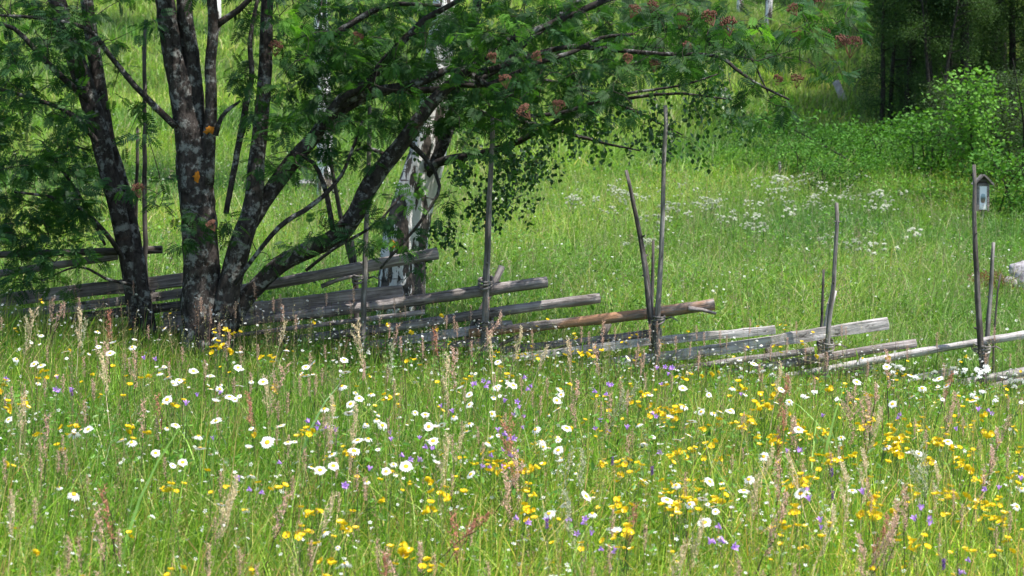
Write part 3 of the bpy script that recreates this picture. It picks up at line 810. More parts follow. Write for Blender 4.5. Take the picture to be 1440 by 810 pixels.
lichen(294, 183, 5.5, 3.5, TY - .085, rowan, base)
lichen(276, 248, 3, 5, TY - .137, rowan, base)

# --- left rowan, two thin leaning stems
LY = 14.75
b2 = unproj(200, 500, LY); b2.z = gz(b2.x, b2.y)
rowan2 = empty('rowan_tree', b2)
tag(rowan2, 'slender two stemmed rowan leaning left with dense dark foliage at the left edge', 'tree')
nodesL = []
for nm, L, kw in [
    ('trunk', [(198, 520, LY, 32), (194, 450, LY, 26), (184, 380, LY, 24), (170, 305, LY, 25), (152, 230, LY, 26), (133, 160, LY, 27), (110, 90, LY, 26), (88, 20, LY, 24), (60, -80, LY, 20), (20, -260, LY, 10)], dict(seed=31)),
    ('trunk', [(212, 520, LY - .1, 24), (206, 450, LY - .08, 21), (196, 390, LY - .05, 19), (184, 320, LY + .1, 18), (170, 260, LY + .12, 19), (150, 190, LY + .12, 20), (140, 120, LY + .12, 20), (130, 50, LY + .12, 18), (122, -40, LY + .1, 16), (130, -250, LY, 8)], dict(seed=32)),
    ('limb', [(148, 345, LY - .2, 4), (120, 290, LY - .2, 5), (95, 250, LY - .3, 4), (60, 200, LY - .5, 3)], dict(seed=33, mat='limb_bark')),
    ('limb', [(180, 375, LY, 7), (150, 330, LY - .2, 7), (120, 300, LY - .3, 6), (80, 280, LY - .4, 5), (20, 270, LY - .5, 3)], dict(seed=34, mat='limb_bark')),
    ('limb', [(135, 150, LY, 10), (100, 120, LY - .2, 9), (60, 80, LY - .3, 8), (20, 40, LY - .4, 6), (-30, 30, LY - .4, 4)], dict(seed=35, mat='limb_bark')),
    ('limb', [(150, 215, LY, 8), (100, 160, LY - .2, 7), (50, 140, LY - .3, 6), (-20, 120, LY - .4, 4)], dict(seed=36, mat='limb_bark')),
    ('limb', [(185, 400, LY - .1, 5), (150, 392, LY - .2, 4), (110, 375, LY - .3, 3), (60, 395, LY - .3, 2)], dict(seed=37, mat='limb_bark')),
    ('limb', [(60, -80, LY, 12), (-40, -160, LY - .6, 9), (-120, -220, LY - 1, 5)], dict(seed=38, mat='limb_bark')),
]:
    nodesL += list(limb(nm, L, rowan2, b2, **kw)[0])
cL = region(rR, [(-60, 0, 115, 130, 100, 13.7, 15.6), (-60, 120, 130, 240, 98, 13.8, 15.5), (-60, 230, 120, 330, 82, 13.8, 15.4), (90, 200, 165, 330, 12, 14.0, 15), (-60, 320, 70, 410, 38, 13.9, 15), (60, 330, 140, 420, 12, 13.9, 14.8), (90, 0, 170, 120, 8, 13.8, 15), (-160, -300, 200, 0, 110, 12.8, 16.4), (100, 240, 150, 300, 6, 13.8, 14.2)])
tw = MB(); twigs(tw, nodesL[::3], cL, 6, b2)
link('twigs', tw.build('twigs', M['twig_bark']), rowan2)
V, F, C = rowan_leaves(cL, rR)
link('crown', np_mesh('crown', V - np.array(b2), F, C, M['rowan_leaf']), rowan2)

# ================================================================ birches
BY = 16.6
b3 = unproj(564, 450, BY); b3.z = gz(b3.x, b3.y)
birch = empty('birch_tree', b3)
tag(birch, 'white barked birch with dark furrowed base standing just behind the fence', 'tree')
mb = MB()
pB, q = ctube(mb, [(562, 500, BY, 84), (563, 440, BY, 74), (565, 390, BY, 68), (570, 340, BY, 66), (583, 280, BY, 60), (598, 230, BY, 55), (609, 180, BY, 48), (616, 120, BY, 42), (622, 60, BY, 38), (628, 0, BY, 34), (640, -200, BY, 26), (630, -500, BY, 14)], 20, .035, .05, 41, org=b3)
link('trunk', mb.build('trunk', M['birch']), birch)
nodesB = list(pB[30:])
for L, kw in [
    ([(588, 265, BY, 26), (612, 225, BY - .1, 19), (628, 190, BY - .1, 17), (640, 150, BY - .1, 16), (650, 100, BY - .1, 15), (668, 20, BY - .1, 13), (690, -120, BY - .2, 8)], dict(seed=42)),
    ([(600, 235, BY - .2, 12), (630, 224, BY - .3, 12), (665, 218, BY - .4, 12), (700, 211, BY - .5, 11), (745, 190, BY - .6, 8), (800, 160, BY - .7, 6), (870, 140, BY - .8, 5), (950, 133, BY - .9, 4), (1030, 140, BY - .9, 2)], dict(seed=43)),
    ([(640, 150, BY - .2, 9), (700, 165, BY - .3, 7), (770, 180, BY - .4, 6), (840, 200, BY - .4, 4), (900, 212, BY - .4, 2)], dict(seed=44)),
    ([(560, 225, BY - .2, 5), (535, 215, BY - .3, 6), (515, 208, BY - .3, 5), (500, 212, BY - .3, 3)], dict(seed=45)),
    ([(690, -50, BY, 10), (800, -80, BY - .2, 8), (950, -20, BY - .4, 6), (1040, 60, BY - .5, 4), (1080, 130, BY - .5, 2)], dict(seed=46)),
    ([(650, 100, BY - .1, 9), (720, 110, BY - .2, 7), (800, 120, BY - .3, 6), (900, 160, BY - .4, 4), (960, 190, BY - .4, 2)], dict(seed=47)),
]:
    nodesB += list(limb('limb', L, birch, b3, mat='limb_bark', **kw)[0])
rB = np.random.default_rng(9)
cB = region(rB, [(630, 150, 770, 235, 26, 15.6, 17), (645, 205, 755, 300, 30, 15.6, 16.8), (770, 130, 900, 195, 22, 15.4, 16.8), (900, 110, 1060, 185, 22, 15.2, 16.6), (860, 180, 1000, 215, 5, 15.4, 16.4), (750, 200, 800, 235, 4, 15.5, 16.4), (700, 60, 1050, 130, 40, 15.4, 17), (640, 60, 720, 150, 30, 15.8, 17.2), (590, 290, 640, 350, 7, 16, 16.2), (520, -500, 1150, -60, 130, 15.6, 18.5), (560, 150, 620, 200, 3, 15.9, 16.2)])
tw = MB(); twigs(tw, nodesB[::3], cB, 8, b3, .0016)
# drooping leafy threads
LP, LA = [], []
for c in cB:
    for k in range(rB.integers(2, 4)):
        n = rB.integers(3, 8); d = np.array([rB.normal() * .5, rB.normal() * .5, -.15])
        p = c.copy(); P = [p.copy()]
        for j in range(n):
            d = d * .82 + np.array([rB.normal() * .06, rB.normal() * .06, -.20]); p = p + d / np.linalg.norm(d) * .035; P.append(p.copy())
            for _ in range(2): LP.append(p + rB.normal(size=3) * .022)
        tw.tube(np.array(P) - np.array(b3), np.linspace(.0016, .0007, len(P)), 3, 0, cap=False)
link('twigs', tw.build('twigs', M['twig_bark']), birch)
LP = np.array(LP); N = len(LP)
BT = np.array([[0, 0, 0], [.35, .38, .05], [.62, .30, .03], [1, 0, -.05], [.62, -.30, .03], [.35, -.38, .05]])
Rm = rotmats(rB.uniform(0, 6.28, N), rB.normal(-.7, .5, N), rB.normal(0, .8, N))
P5 = np.array([(.028, .08, .018), (.038, .105, .022), (.022, .062, .018), (.055, .135, .025)])
V, F, C = scatter(BT, LF, LP, Rm, rB.uniform(.028, .05, N), P5[rB.integers(0, 4, N)] * rB.uniform(.8, 1.25, (N, 1)))
link('crown', np_mesh('crown', V - np.array(b3), F, C, M['birch_leaf']), birch)
lichen(551, 343, 3, 4, BY - .205, birch, b3, 'bark_fungus')

def far_birch(u, v0, Y, w, label, seed, lean=0, H=9, left=False):
    p0 = unproj(u, v0, Y); p0.z = gz(p0.x, p0.y)
    root = empty('birch_tree', p0); tag(root, label, 'tree')
    r = np.random.default_rng(seed); rad = w / 2 / FPX * Y
    mb = MB(); pts, q = smooth_path([(0, 0, -.1), (lean * .2, 0, H * .25), (lean * .5, 0, H * .5), (lean, 0, H)], [rad * 1.2, rad, rad * .8, rad * .2], .2)
    mb.tube(pts, q, 10, .05, seed=seed); link('trunk', mb.build('trunk', M['birch']), root)
    tw = MB(); C = []
    for k in range(26):
        h = r.uniform(.42, 1) * H; a = r.uniform(0, 6.28); l = (1.05 - h / H) * H * .28 + .5
        s = np.array([lean * (h / H) ** 1.5, 0, h * .9]); e = s + np.array([math.cos(a) * l, math.sin(a) * l, l * .4])
        tw.tube([s, (s + e) / 2 + [0, 0, .1], e], [rad * .3, rad * .2, .008], 5, 0, cap=False)
        for _ in range(14): C.append(s + (e - s) * r.uniform(.3, 1.05) + r.normal(size=3) * .28)
    link('limbs', tw.build('limbs', M['far_bark']), root)
    C = np.array(C); idx = np.repeat(np.arange(len(C)), 16); N = len(idx)
    pos = C[idx] + r.normal(size=(N, 3)) * np.array([.16, .16, .24])
    V, F, Cc = scatter(BT, LF, pos, rotmats(r.uniform(0, 6.28, N), r.normal(-.5, .6, N), r.normal(0, .8, N)), r.uniform(.05, .085, N), P5[r.integers(0, 4, N)] * r.uniform(.9, 1.4, (N, 1)))
    link('crown', np_mesh('crown', V, F, Cc, M['far_leaf']), root)
far_birch(303, 90, 52, 14, 'distant pale birch seen between the rowan stems', 51, .3, 9)
far_birch(458, 250, 27, 20, 'pale birch hidden behind the rowan branches left of the big birch', 52, -.2, 8)
far_birch(1080, 30, 62, 9, 'far birch above the meadow showing over the rowan tip', 53, .3, 8)
far_birch(1040, 20, 66, 8, 'farthest slim birch half hidden by the top right rowan leaves', 54, .3, 8)
# ================================================================ wood at the top right
def tree_variant(seed, H, crown_lo, Rc, n, leaf=.10, pal=None, trunk_r=.10, multi=1):
    r = np.random.default_rng(seed)
    tb = MB(); lb = MB(); C = []
    for s in range(multi):
        a0 = s * 2.4; off = .18 * s
        bx, by = off * math.cos(a0), off * math.sin(a0); lx, ly = r.normal() * .5 + off * 2 * math.cos(a0), r.normal() * .4
        pts, q = smooth_path([(bx, by, -.15), (bx + lx * .2, by + ly * .2, H * .25), (bx + lx * .5, by + ly * .4, H * .55), (bx + lx, by + ly, H)], [trunk_r * 1.2, trunk_r * .95, trunk_r * .7, trunk_r * .15], .2)
        tb.tube(pts, q, 9, .06, seed=seed + s)
        for k in range(int(34 / multi)):
            t = r.uniform(crown_lo, .98); i = int(t * (len(pts) - 1)); s0 = pts[i]
            a = r.uniform(0, 6.28); prof = math.sin(math.pi * min(1, (1.04 - t) / (1.04 - crown_lo)) ** .7) * .65 + .35
            l = Rc * prof * r.uniform(.5, 1.15); e = s0 + np.array([math.cos(a) * l, math.sin(a) * l, l * r.uniform(-.15, .5)])
            lb.tube([s0, (s0 + e) / 2 + [0, 0, .08], e], [trunk_r * .32, trunk_r * .2, .006], 5, 0, cap=False)
            for _ in range(12): C.append(s0 + (e - s0) * r.uniform(.35, 1.05) + r.normal(size=3) * .16 * Rc / 1.5)
    C = np.array(C); idx = r.integers(0, len(C), n)
    pos = C[idx] + r.normal(size=(n, 3)) * np.array([.15, .15, .11])
    pal = np.array(pal or [(.042, .085, .03), (.055, .105, .034), (.032, .066, .026)])
    cb = pal[r.integers(0, len(pal), len(C))]
    V, F, Cc = scatter(BT, LF, pos, rotmats(r.uniform(0, 6.28, n), r.normal(-.1, .5, n), r.normal(0, .6, n)), leaf * r.uniform(.7, 1.3, n), cb[idx] * r.uniform(.8, 1.25, (n, 1)))
    return tb.build('trunk', M['far_bark']), lb.build('limbs', M['far_bark']), np_mesh('crown', V, F, Cc, M['far_leaf'])
def put_tree(var, name, u, Y, v=None, label='', group=None, s=1.0, rz=0, cat='tree'):
    x = unproj(u, 200, Y).x; root = empty(name, (x, Y, gz(x, Y)), rz); root.scale = (s,) * 3
    tag(root, label, cat, group)
    for me, nm in zip(var, ('trunk', 'limbs', 'crown')): link(nm, me, root)
    return root
FV = [tree_variant(201, 8.5, .20, 2.0, 46000, .036, trunk_r=.075), tree_variant(202, 7.0, .16, 1.8, 42000, .036, trunk_r=.075),
      tree_variant(203, 9.5, .30, 2.0, 44000, .038, trunk_r=.085), tree_variant(204, 5.5, .14, 1.5, 30000, .036, [(.05, .10, .03), (.065, .12, .034)], trunk_r=.06, multi=3)]
gw = 'trees of the dark wood at the upper right'
WOOD = [
    (1357, 40, 2, 1.0, 'tall dark trunked tree standing in front of the wood above the box on the pole'),
    (1425, 43, 0, 1.0, 'tree with pale broken looking trunk at the top right corner'),
    (1280, 41, 2, 1.0, 'thin dark stemmed tree at the left front of the wood'),
    (1292, 41.5, 0, .9, 'dark tree just right of the thin front stem of the wood'),
    (1338, 43.5, 3, .8, 'bent multi stemmed small tree between the front wood trunks'),
    (1278, 44, 3, .9, 'bushy tree forming the left edge of the dark wood'),
    (1262, 49, 1, .9, 'leftmost tree of the wood close to the rowan tip'),
    (1250, 41, 3, .8, 'low dark bushy tree at the very left front of the wood'), (1312, 39.5, 3, .7, 'low dark bushy tree between the front trunks of the wood'), (1335, 42, 3, .6, 'smallest dark bushy tree beside the tall dark trunk'), (1310, 46, 1, 1.1, None), (1385, 46, 3, 1.2, None), (1460, 46, 0, 1.0, None), (1500, 41, 3, 1.2, None), (1285, 51, 0, 1.0, None),
    (1345, 51, 0, 1.1, None), (1410, 52, 2, 1.0, None), (1300, 57, 2, 1.1, None), (1275, 60, 1, 1.1, None), (1370, 59, 1, 1.3, None), (1440, 60, 0, 1.3, None),
    (1330, 66, 2, 1.2, None), (1265, 68, 0, 1.2, None), (1400, 68, 1, 1.3, None), (1250, 72, 2, 1.0, None), (1501, 54, 0, 1.3, None), (1530, 62, 2, 1.2, None)]
for i, (u, Y, k, s, lb) in enumerate(WOOD):
    if not lb:
        back = sorted(u_ for u_, Y_, k_, s_, l_ in WOOD if not l_); j = back.index(u)
        lb = ['leftmost', 'second', 'third', 'fourth', 'fifth', 'sixth', 'seventh', 'eighth', 'ninth', 'tenth', 'eleventh', 'twelfth', 'thirteenth', 'fourteenth', 'fifteenth', 'sixteenth', 'seventeenth', 'eighteenth'][j] + (' from left' if j else '') + ' of the dark trees deep inside the wood'
    put_tree(FV[k], 'broadleaf_tree', u, Y, None, lb, gw, s, i * 1.9)
SV = tree_variant(210, 2.6, .12, 1.0, 11000, .042, [(.04, .07, .028), (.052, .088, .032), (.033, .058, .024)], .03, 4)
SV2 = tree_variant(211, 2.2, .35, .55, 2300, .065, [(.11, .25, .04), (.14, .30, .05)], .02, 1)
SV3 = tree_variant(212, 1.2, .05, .6, 2200, .07, [(.06, .17, .025), (.08, .20, .03)], .015, 5)
for u, Y, s, lb in [(1408, 34.5, .75, 'large light green willow bush right of the wood front above the box'), (1447, 33, .85, 'light green willow bush cut by the right photo edge'), (1355, 34, .5, 'smaller pale willow bush beside the big one')]:
    put_tree(SV, 'willow_bush', u, Y, None, lb, 'willow bushes in front of the wood', s, u, 'bush')
put_tree(SV2, 'sapling', 1374, 31.5, None, 'slim grey stemmed sapling with bright leaves rising behind the box roof', None, .95, 1, 'sapling')
for i, (u, Y, s, lb) in enumerate([(1165, 37, .5, 'low leafy shrub under the rowan tip near the white leaning stump'), (1125, 33, .6, 'lone dark shrub at the left end of the undergrowth'), (1222, 35, .8, 'round shrub at the foot of the wood, left of the trunks'), (1302, 34, 1.0, 'low shrub directly left of the willow bushes'), (1160, 31.5, .5, 'small dark shrub in the undergrowth above the umbel flowers'), (1430, 30, .9, 'low shrub at the right edge above the rock')]):
    put_tree(SV3, 'low_shrub', u, Y, None, lb, 'low shrubs along the undergrowth bank', s, i * 2.1, 'shrub')
for i, (x, Y, k, sc_) in enumerate([(19, 43, 0, 1.1), (17, 49, 2, 1.1), (18, 54, 0, 1.2)]):  # unseen trees added right of the frame to cast shade on the wood
    root = empty('broadleaf_tree', (x, Y, gz(x, Y)), i * 2.2); tag(root, ['first', 'second', 'third'][i] + ' unseen tall tree added at the right to shade the wood, counted by distance', 'tree', 'unseen trees added to shade the wood'); root.scale = (sc_,) * 3
    for me, nm in zip(FV[k], ('trunk', 'limbs', 'crown')): link(nm, me, root)

# ================================================================ nest-box like picture box on its pole
KY = 29.0
c = unproj(1382, 272, KY); k = KY / FPX
bp = Vector((c.x, KY, gz(c.x, KY)))
box = empty('picture_box', bp); tag(box, 'dark wooden roofed box on a short pole showing a white picture sheet', 'notice box')
box.rotation_euler = (0, 0, R(-6))
def bxm(name, x0, x1, y0, y1, z0, z1, mat, parent=box, bev=.004):
    import bmesh
    bm = bmesh.new(); bmesh.ops.create_cube(bm, size=1)
    for v in bm.verts: v.co = Vector(((x0 + x1) / 2 + v.co.x * (x1 - x0), (y0 + y1) / 2 + v.co.y * (y1 - y0), (z0 + z1) / 2 + v.co.z * (z1 - z0)))
    if bev: bmesh.ops.bevel(bm, geom=bm.edges[:], offset=bev, segments=1, affect='EDGES')
    me = bpy.data.meshes.new(name); bm.to_mesh(me); bm.free()
    me.materials.append(M[mat] if isinstance(mat, str) else mat); return link(name, me, parent)
zt = c.z - bp.z + 14 * k; zb = c.z - bp.z - 25 * k; hw = 8.2 * k
bxm('body', -hw, hw, -.05, .09, zb, zt - .01, 'wood_dark')
bxm('frame', -hw - .002, -hw + .028, -.066, -.052, zb, zt, 'wood'); bxm('frame', hw - .028, hw + .002, -.066, -.052, zb, zt, 'wood')
bxm('frame', -hw + .029, hw - .029, -.064, -.053, zt - .035, zt, 'wood'); bxm('frame', -hw + .029, hw - .029, -.064, -.053, zb, zb + .025, 'wood_dark')
m, nt, out = new_mat('picture_sheet')
tc = nd(nt, 'ShaderNodeTexCoord'); sp = nd(nt, 'ShaderNodeSeparateXYZ'); nt.links.new(tc.outputs['Generated'], sp.inputs[0])
def mth(op, a, b):
    n = nd(nt, 'ShaderNodeMath', operation=op)
    for i, q in enumerate((a, b)):
        if hasattr(q, 'node'): nt.links.new(q, n.inputs[i])
        else: n.inputs[i].default_value = q
    return n.outputs[0]
dx = mth('MULTIPLY', mth('SUBTRACT', sp.outputs[0], .47), 2.5); dz = mth('MULTIPLY', mth('SUBTRACT', sp.outputs[2], .47), 4.2)
rr_ = mth('POWER', mth('ADD', mth('POWER', mth('ABSOLUTE', dx, 0), 3), mth('POWER', mth('ABSOLUTE', dz, 0), 3)), .333)
ov = ramp(nt, mth('ADD', rr_, mth('MULTIPLY', noise(nt, tc.outputs['Generated'], 9), .25)), [(.95, (1, 1, 1)), (1.0, (0, 0, 0))]).outputs[0]
inner = ramp(nt, mth('ADD', sp.outputs[2], mth('MULTIPLY', noise(nt, tc.outputs['Generated'], 14), .15)), [(.40, (.22, .15, .11)), (.55, (.10, .13, .10)), (.66, (.35, .45, .52))]).outputs[0]
solid(nt, out, mixc(nt, ov, (.85, .85, .88), inner), .5)
bxm('picture_sheet', -hw + .032, hw - .032, -.058, -.0505, zb + .027, zt - .037, m, bev=0)
mb = MB(); ap = zt + 11 * k; ov_ = hw + 5 * k
for sgn in (-1, 1):
    a = np.array([0, ap]); b_ = np.array([sgn * ov_, zt - 2.5 * k]); d = (b_ - a) / np.linalg.norm(b_ - a); n_ = np.array([-d[1], d[0]]) * sgn * .012
    n_ = n_ if n_[1] > 0 else -n_
    pts = [a, b_, b_ + n_ * 2, a + n_ * 2]
    V = [(p[0], y, p[1]) for y in (-.13, .14) for p in pts]
    mb.add(V, [(0, 1, 2, 3), (7, 6, 5, 4), (0, 4, 5, 1), (1, 5, 6, 2), (2, 6, 7, 3), (3, 7, 4, 0)])
link('roof', mb.build('roof', M['wood'], False), box)
V = [(-hw, y, zt - .011) for y in (-.055, .09)] + [(hw, y, zt - .011) for y in (-.055, .09)] + [(0, y, ap - .004) for y in (-.055, .09)]
link('gable', np_mesh('gable', V, [np.array([(0, 2, 4), (1, 5, 3)]), np.array([(0, 4, 5, 1), (2, 3, 5, 4), (0, 1, 3, 2)])], None, M['wood_dark']), box)
mb = MB(); mb.tube([(0, .12, -.2), (.01, .12, .3), (0, .12, zt)], [.028, .026, .024], 8, .05); link('pole', mb.build('pole', M['wood_post']), box)

# ================================================================ stones, stump, stake
def stone(name, u, v, Y, w, h, dpt, label, seed, mat=None, cat='rock'):
    import bmesh
    p = unproj(u, v, Y); r = np.random.default_rng(seed)
    bm = bmesh.new(); bmesh.ops.create_icosphere(bm, subdivisions=4, radius=1)
    A = [(r.normal(size=3), r.uniform(.5, .9)) for _ in range(9)]; A = [(a / np.linalg.norm(a), d) for a, d in A]
    for vt in bm.verts:
        c_ = np.array(vt.co)
        for a, d in A:
            e = c_ @ a - d
            if e > 0: c_ = c_ - a * e * .8
        c_ = c_ * (1 + .03 * math.sin(c_[0] * 9 + seed) * math.sin(c_[1] * 8) + .02 * math.sin(c_[2] * 17))
        vt.co = Vector((c_[0] * w, c_[1] * dpt, c_[2] * h))
    me = bpy.data.meshes.new(name); bm.to_mesh(me); bm.free()
    for f in me.polygons: f.use_smooth = True
    me.materials.append(M['stone']); o = link(name, me, None, p); return tag(o, label, cat)
m, nt, out = new_mat('granite'); tc = nd(nt, 'ShaderNodeTexCoord'); v = tc.outputs['Object']
n1 = noise(nt, v, 22, 6, .7); c_ = ramp(nt, n1, [(.35, (.16, .14, .14)), (.5, (.33, .31, .32)), (.68, (.52, .50, .52))]).outputs[0]
c_ = mixc(nt, ramp(nt, noise(nt, v, 7, 4), [(.55, (0, 0, 0)), (.62, (1, 1, 1))]).outputs[0], c_, (.24, .19, .20))
solid(nt, out, c_, .9, n1, .7, .02, .2); M['stone'] = m
RY = RKY
stone('rock', 1443, 386, RY, .25, .21, .24, 'grey granite rock in the grass at the right edge', 4)
stone('rock', 1419, 399, RY - .12, .09, .08, .08, 'small dark stone beside the granite rock', 8)
stone('rock', 432, 258, hit(432, 270), .22, .08, .15, 'pale flat stone in the grass left of the big birch', 6)
stone('rock', 893, 460, 17.2, .0001 + .05, .03, .05, 'tiny pale stone in the grass near the dark leaning pole', 12)
r = np.random.default_rng(5); p0 = unproj(1396, 394, RY - .1); N = 420
az = r.uniform(0, 6.28, N)
V, F, C = scatter(LT * [1, .18, 1], LF, np.array(p0) + r.normal(size=(N, 3)) * [.11, .10, .035] - [0, 0, .03], rotmats(az, r.uniform(-.2, .9, N), r.normal(0, .6, N)), r.uniform(.05, .16, N), np.array([(.32, .15, .05), (.28, .2, .12), (.2, .12, .07)])[r.integers(0, 3, N)])
o = link('withered_fern', np_mesh('withered_fern', V - np.array(p0), F, C, M['dry']), None, p0); tag(o, 'withered rusty brown fern clump left of the granite rock', 'fern')
def post(name, u0, v0, u1, v1, Y, w, mat, label, cat, lean=0):
    a, b = unproj(u0, v0, Y + lean), unproj(u1, v1, Y); mb = MB()
    b.z = gz(b.x, Y) - .05
    pts, q = smooth_path([tuple(b - b), tuple((a - b) * .5 + Vector((.01, 0, 0))), tuple(a - b)], [w / 2 / FPX * Y] * 3, .08)
    mb.tube(pts, q, 10, .06); o = link(name, mb.build(name, M[mat]), None, b); return tag(o, label, cat)
post('stump', 1175, 114, 1187, 136, hit(1188, 143), 10, 'wood_pale', 'pale leaning broken stump on the meadow edge left of the wood', 'stump')
post('wooden_stake', 1096, 228, 1096, 262, 33, 4, 'wood', 'short brown stake standing among the white umbel flowers', 'stake')

# ================================================================ flowers
ORD = ['first', 'second', 'third', 'fourth', 'fifth', 'sixth', 'seventh', 'eighth', 'ninth', 'tenth', 'eleventh', 'twelfth', 'thirteenth', 'fourteenth', 'fifteenth', 'sixteenth', 'seventeenth', 'eighteenth', 'nineteenth', 'twentieth', 'twenty-first', 'twenty-second', 'twenty-third', 'twenty-fourth', 'twenty-fifth', 'twenty-sixth', 'twenty-seventh', 'twenty-eighth', 'twenty-ninth', 'thirtieth', 'thirty-first', 'thirty-second', 'thirty-third', 'thirty-fourth', 'thirty-fifth', 'thirty-sixth', 'thirty-seventh', 'thirty-eighth', 'thirty-ninth', 'fortieth'] + ['last'] * 60
COLS = [(245, 'left rowan'), (430, 'thick rowan trunk'), (600, 'birch'), (800, 'braced pole pair'), (1040, 'tallest pole'), (1270, 'pale stake pole'), (9999, 'picture box')]
ROWS = [(540, 'close to the fence'), (590, 'upper meadow'), (640, 'middle meadow'), (710, 'lower meadow'), (9999, 'bottom edge')]
PCOLS = [(880, 'left of the dark leaning pole'), (935, 'between the dark and tallest poles'), (1060, 'right of the tallest pole'), (1178, 'left of the pale stake pole'), (1270, 'right of the pale stake pole'), (9999, 'left of the picture box')]
PROWS = [(255, 'top edge'), (275, 'upper slope'), (300, 'middle slope'), (9999, 'lower slope')]
def auto_labels(items, what, COLS=COLS, ROWS=ROWS, below='below the '):
    Z = {}
    for o, p in items:
        u, v = project(p); ci = next(i for i, c in enumerate(COLS) if u < c[0]); ri = next(i for i, c in enumerate(ROWS) if v < c[0])
        Z.setdefault((ri, ci), []).append((u, v, o))
    for (ri, ci), L in Z.items():
        L.sort(key=lambda t: t[0]); n = len(L)
        for i, (u, v, o) in enumerate(L):
            o_ = ('only' if n == 1 else 'leftmost' if i == 0 else 'rightmost' if i == n - 1 else ORD[i])
            tail = '' if o_ in ('only', 'leftmost', 'rightmost') else ' from the left'
            o['label'] = f'{o_} {what}{tail}, {ROWS[ri][1]} {below}{COLS[ci][1]}'
def surf(u, v, h):
    """the spot on the meadow whose flower head of height h is seen at (u, v); None behind the fence"""
    Ys = np.linspace(5, 14.8, 180)
    for Y in Ys:
        p = unproj(u, v, Y)
        if p.z <= gz(p.x, Y) + h and Y > 5.01: return p, p.z - gz(p.x, Y)
    return None
r = np.random.default_rng(123)
def place(u, v, hlo, hhi):
    for _ in range(6):
        h = r.uniform(hlo, hhi); s = surf(u, v, h)
        if s: return s
    p = unproj(u, v, 14.6); return p, p.z - gz(p.x, 14.6)
def stem_to(mb, h, m=0, rad=.0014, bend=.03):
    a = r.uniform(0, 6.28)
    mb.tube([(math.cos(a) * bend, math.sin(a) * bend, -h), (math.cos(a) * bend * .3, math.sin(a) * bend * .3, -h * .5), (0, 0, 0)], [rad * 1.3, rad * 1.1, rad], 5, 0, m=m)
# -- ox-eye daisies: stem, ray petals, centre
def daisy_meshes(npet, R_, droop, seed, miss=0):
    q = np.random.default_rng(seed); P = MB()
    for i in range(npet):
        if q.uniform() < miss: continue
        a = i * 2 * math.pi / npet + q.normal() * .05; l = R_ * q.uniform(.84, 1.1); w = .0027 * R_ / .024
        xs = [.25, .55, .85, 1.0]; ws = [.55, 1.0, .95, .45]; V = []
        for x_, w_ in zip(xs, ws):
            zz = -droop * l * x_ ** 2 + .0006 * q.normal() + .12 * l * x_ * (1 - x_)
            V += [(x_ * l * math.cos(a) - w * w_ * math.sin(a), x_ * l * math.sin(a) + w * w_ * math.cos(a), zz), (x_ * l * math.cos(a) + w * w_ * math.sin(a), x_ * l * math.sin(a) - w * w_ * math.cos(a), zz)]
        P.add(V, [(0, 1, 3, 2), (2, 3, 5, 4), (4, 5, 7, 6)])
    D = MB(); n = 12; V = []; Q = []
    for j, (rr_, z_) in enumerate([(.36, -.02), (.38, .05), (.30, .13), (.16, .16), (.03, .14)]):
        for i in range(n): V.append((R_ * rr_ * math.cos(i * 6.2832 / n), R_ * rr_ * math.sin(i * 6.2832 / n), R_ * z_))
    for j in range(4):
        for i in range(n): Q.append((j * n + i, j * n + (i + 1) % n, (j + 1) * n + (i + 1) % n, (j + 1) * n + i))
    D.add(V, Q)
    S = MB(); S.tube([(.02, .01, -.42), (.008, 0, -.2), (0, 0, -.002)], [.0016, .0014, .0012], 5, 0)
    return P.build('petals', M['petal_w'], False), D.build('flower_centre', M['disc']), S.build('stem', M['stem'])
DV = [daisy_meshes(19, .0245, .10, 1), daisy_meshes(17, .022, .35, 2, .05), daisy_meshes(21, .026, -.05, 3), daisy_meshes(16, .020, .55, 4, .12), daisy_meshes(18, .021, -.5, 5)]
DAISY = [(58,472),(137,466),(231,462),(133,491),(159,483),(92,495),(48,512),(58,514),(23,505),(186,488),(228,518),(224,525),(236,531),(252,535),(248,543),(272,522),(296,529),(335,517),(337,494),(300,476),(296,547),(309,547),(323,558),(235,562),(303,565),(337,543),(304,592),(247,598),(279,613),(104,610),(171,619),(185,622),(219,637),(257,650),(350,630),(155,497),(124,604),(281,630),(104,695),(353,669),(311,709),
(403,492),(430,516),(431,528),(441,512),(370,537),(486,524),(484,506),(481,543),(522,554),(505,560),(456,575),(493,568),(490,581),(471,589),(395,599),(376,622),(405,622),(530,590),(538,598),(503,619),(518,617),(498,634),(467,639),(649,546),(645,552),(660,555),(660,569),(638,586),(660,596),(656,607),(698,545),(700,509),(692,582),(613,601),(621,598),(603,600),(609,620),(687,623),(584,580),(598,583),(718,540),(469,655),(450,661),(614,652),(571,656),(543,663),(662,667),(456,749),(485,793),
(722,542),(788,547),(789,555),(783,563),(785,568),(785,575),(960,546),(914,555),(1030,545),(962,572),(986,579),(1004,581),(1013,579),(1027,578),(942,588),(973,593),(952,619),(969,612),(905,623),(753,604),(797,602),(761,620),(764,628),(785,633),(788,650),(1074,642),(905,676),(998,677),(951,682),(1053,674),(1046,690),(898,597),(969,525),(1040,506),(929,601),(883,504),(824,698),(795,709),(833,722),(772,722),(938,703),(970,709),(988,701),(861,743),(868,748),(1002,713),(991,735),
(1099,548),(1134,558),(1110,565),(1123,604),(1183,615),(1282,558),(1281,528),(1292,534),(1321,533),(1247,516),(1205,537),(1213,504),(1297,546),(1368,564),(1372,558),(1426,545),(1333,621),(1280,638),(1292,638),(1126,694),(1199,690),(1437,687),(1246,628),(1331,542),(1430,712),(1255,568),(12,590),(1410,532),(1060,512),(840,512)]
NB = len(DAISY)
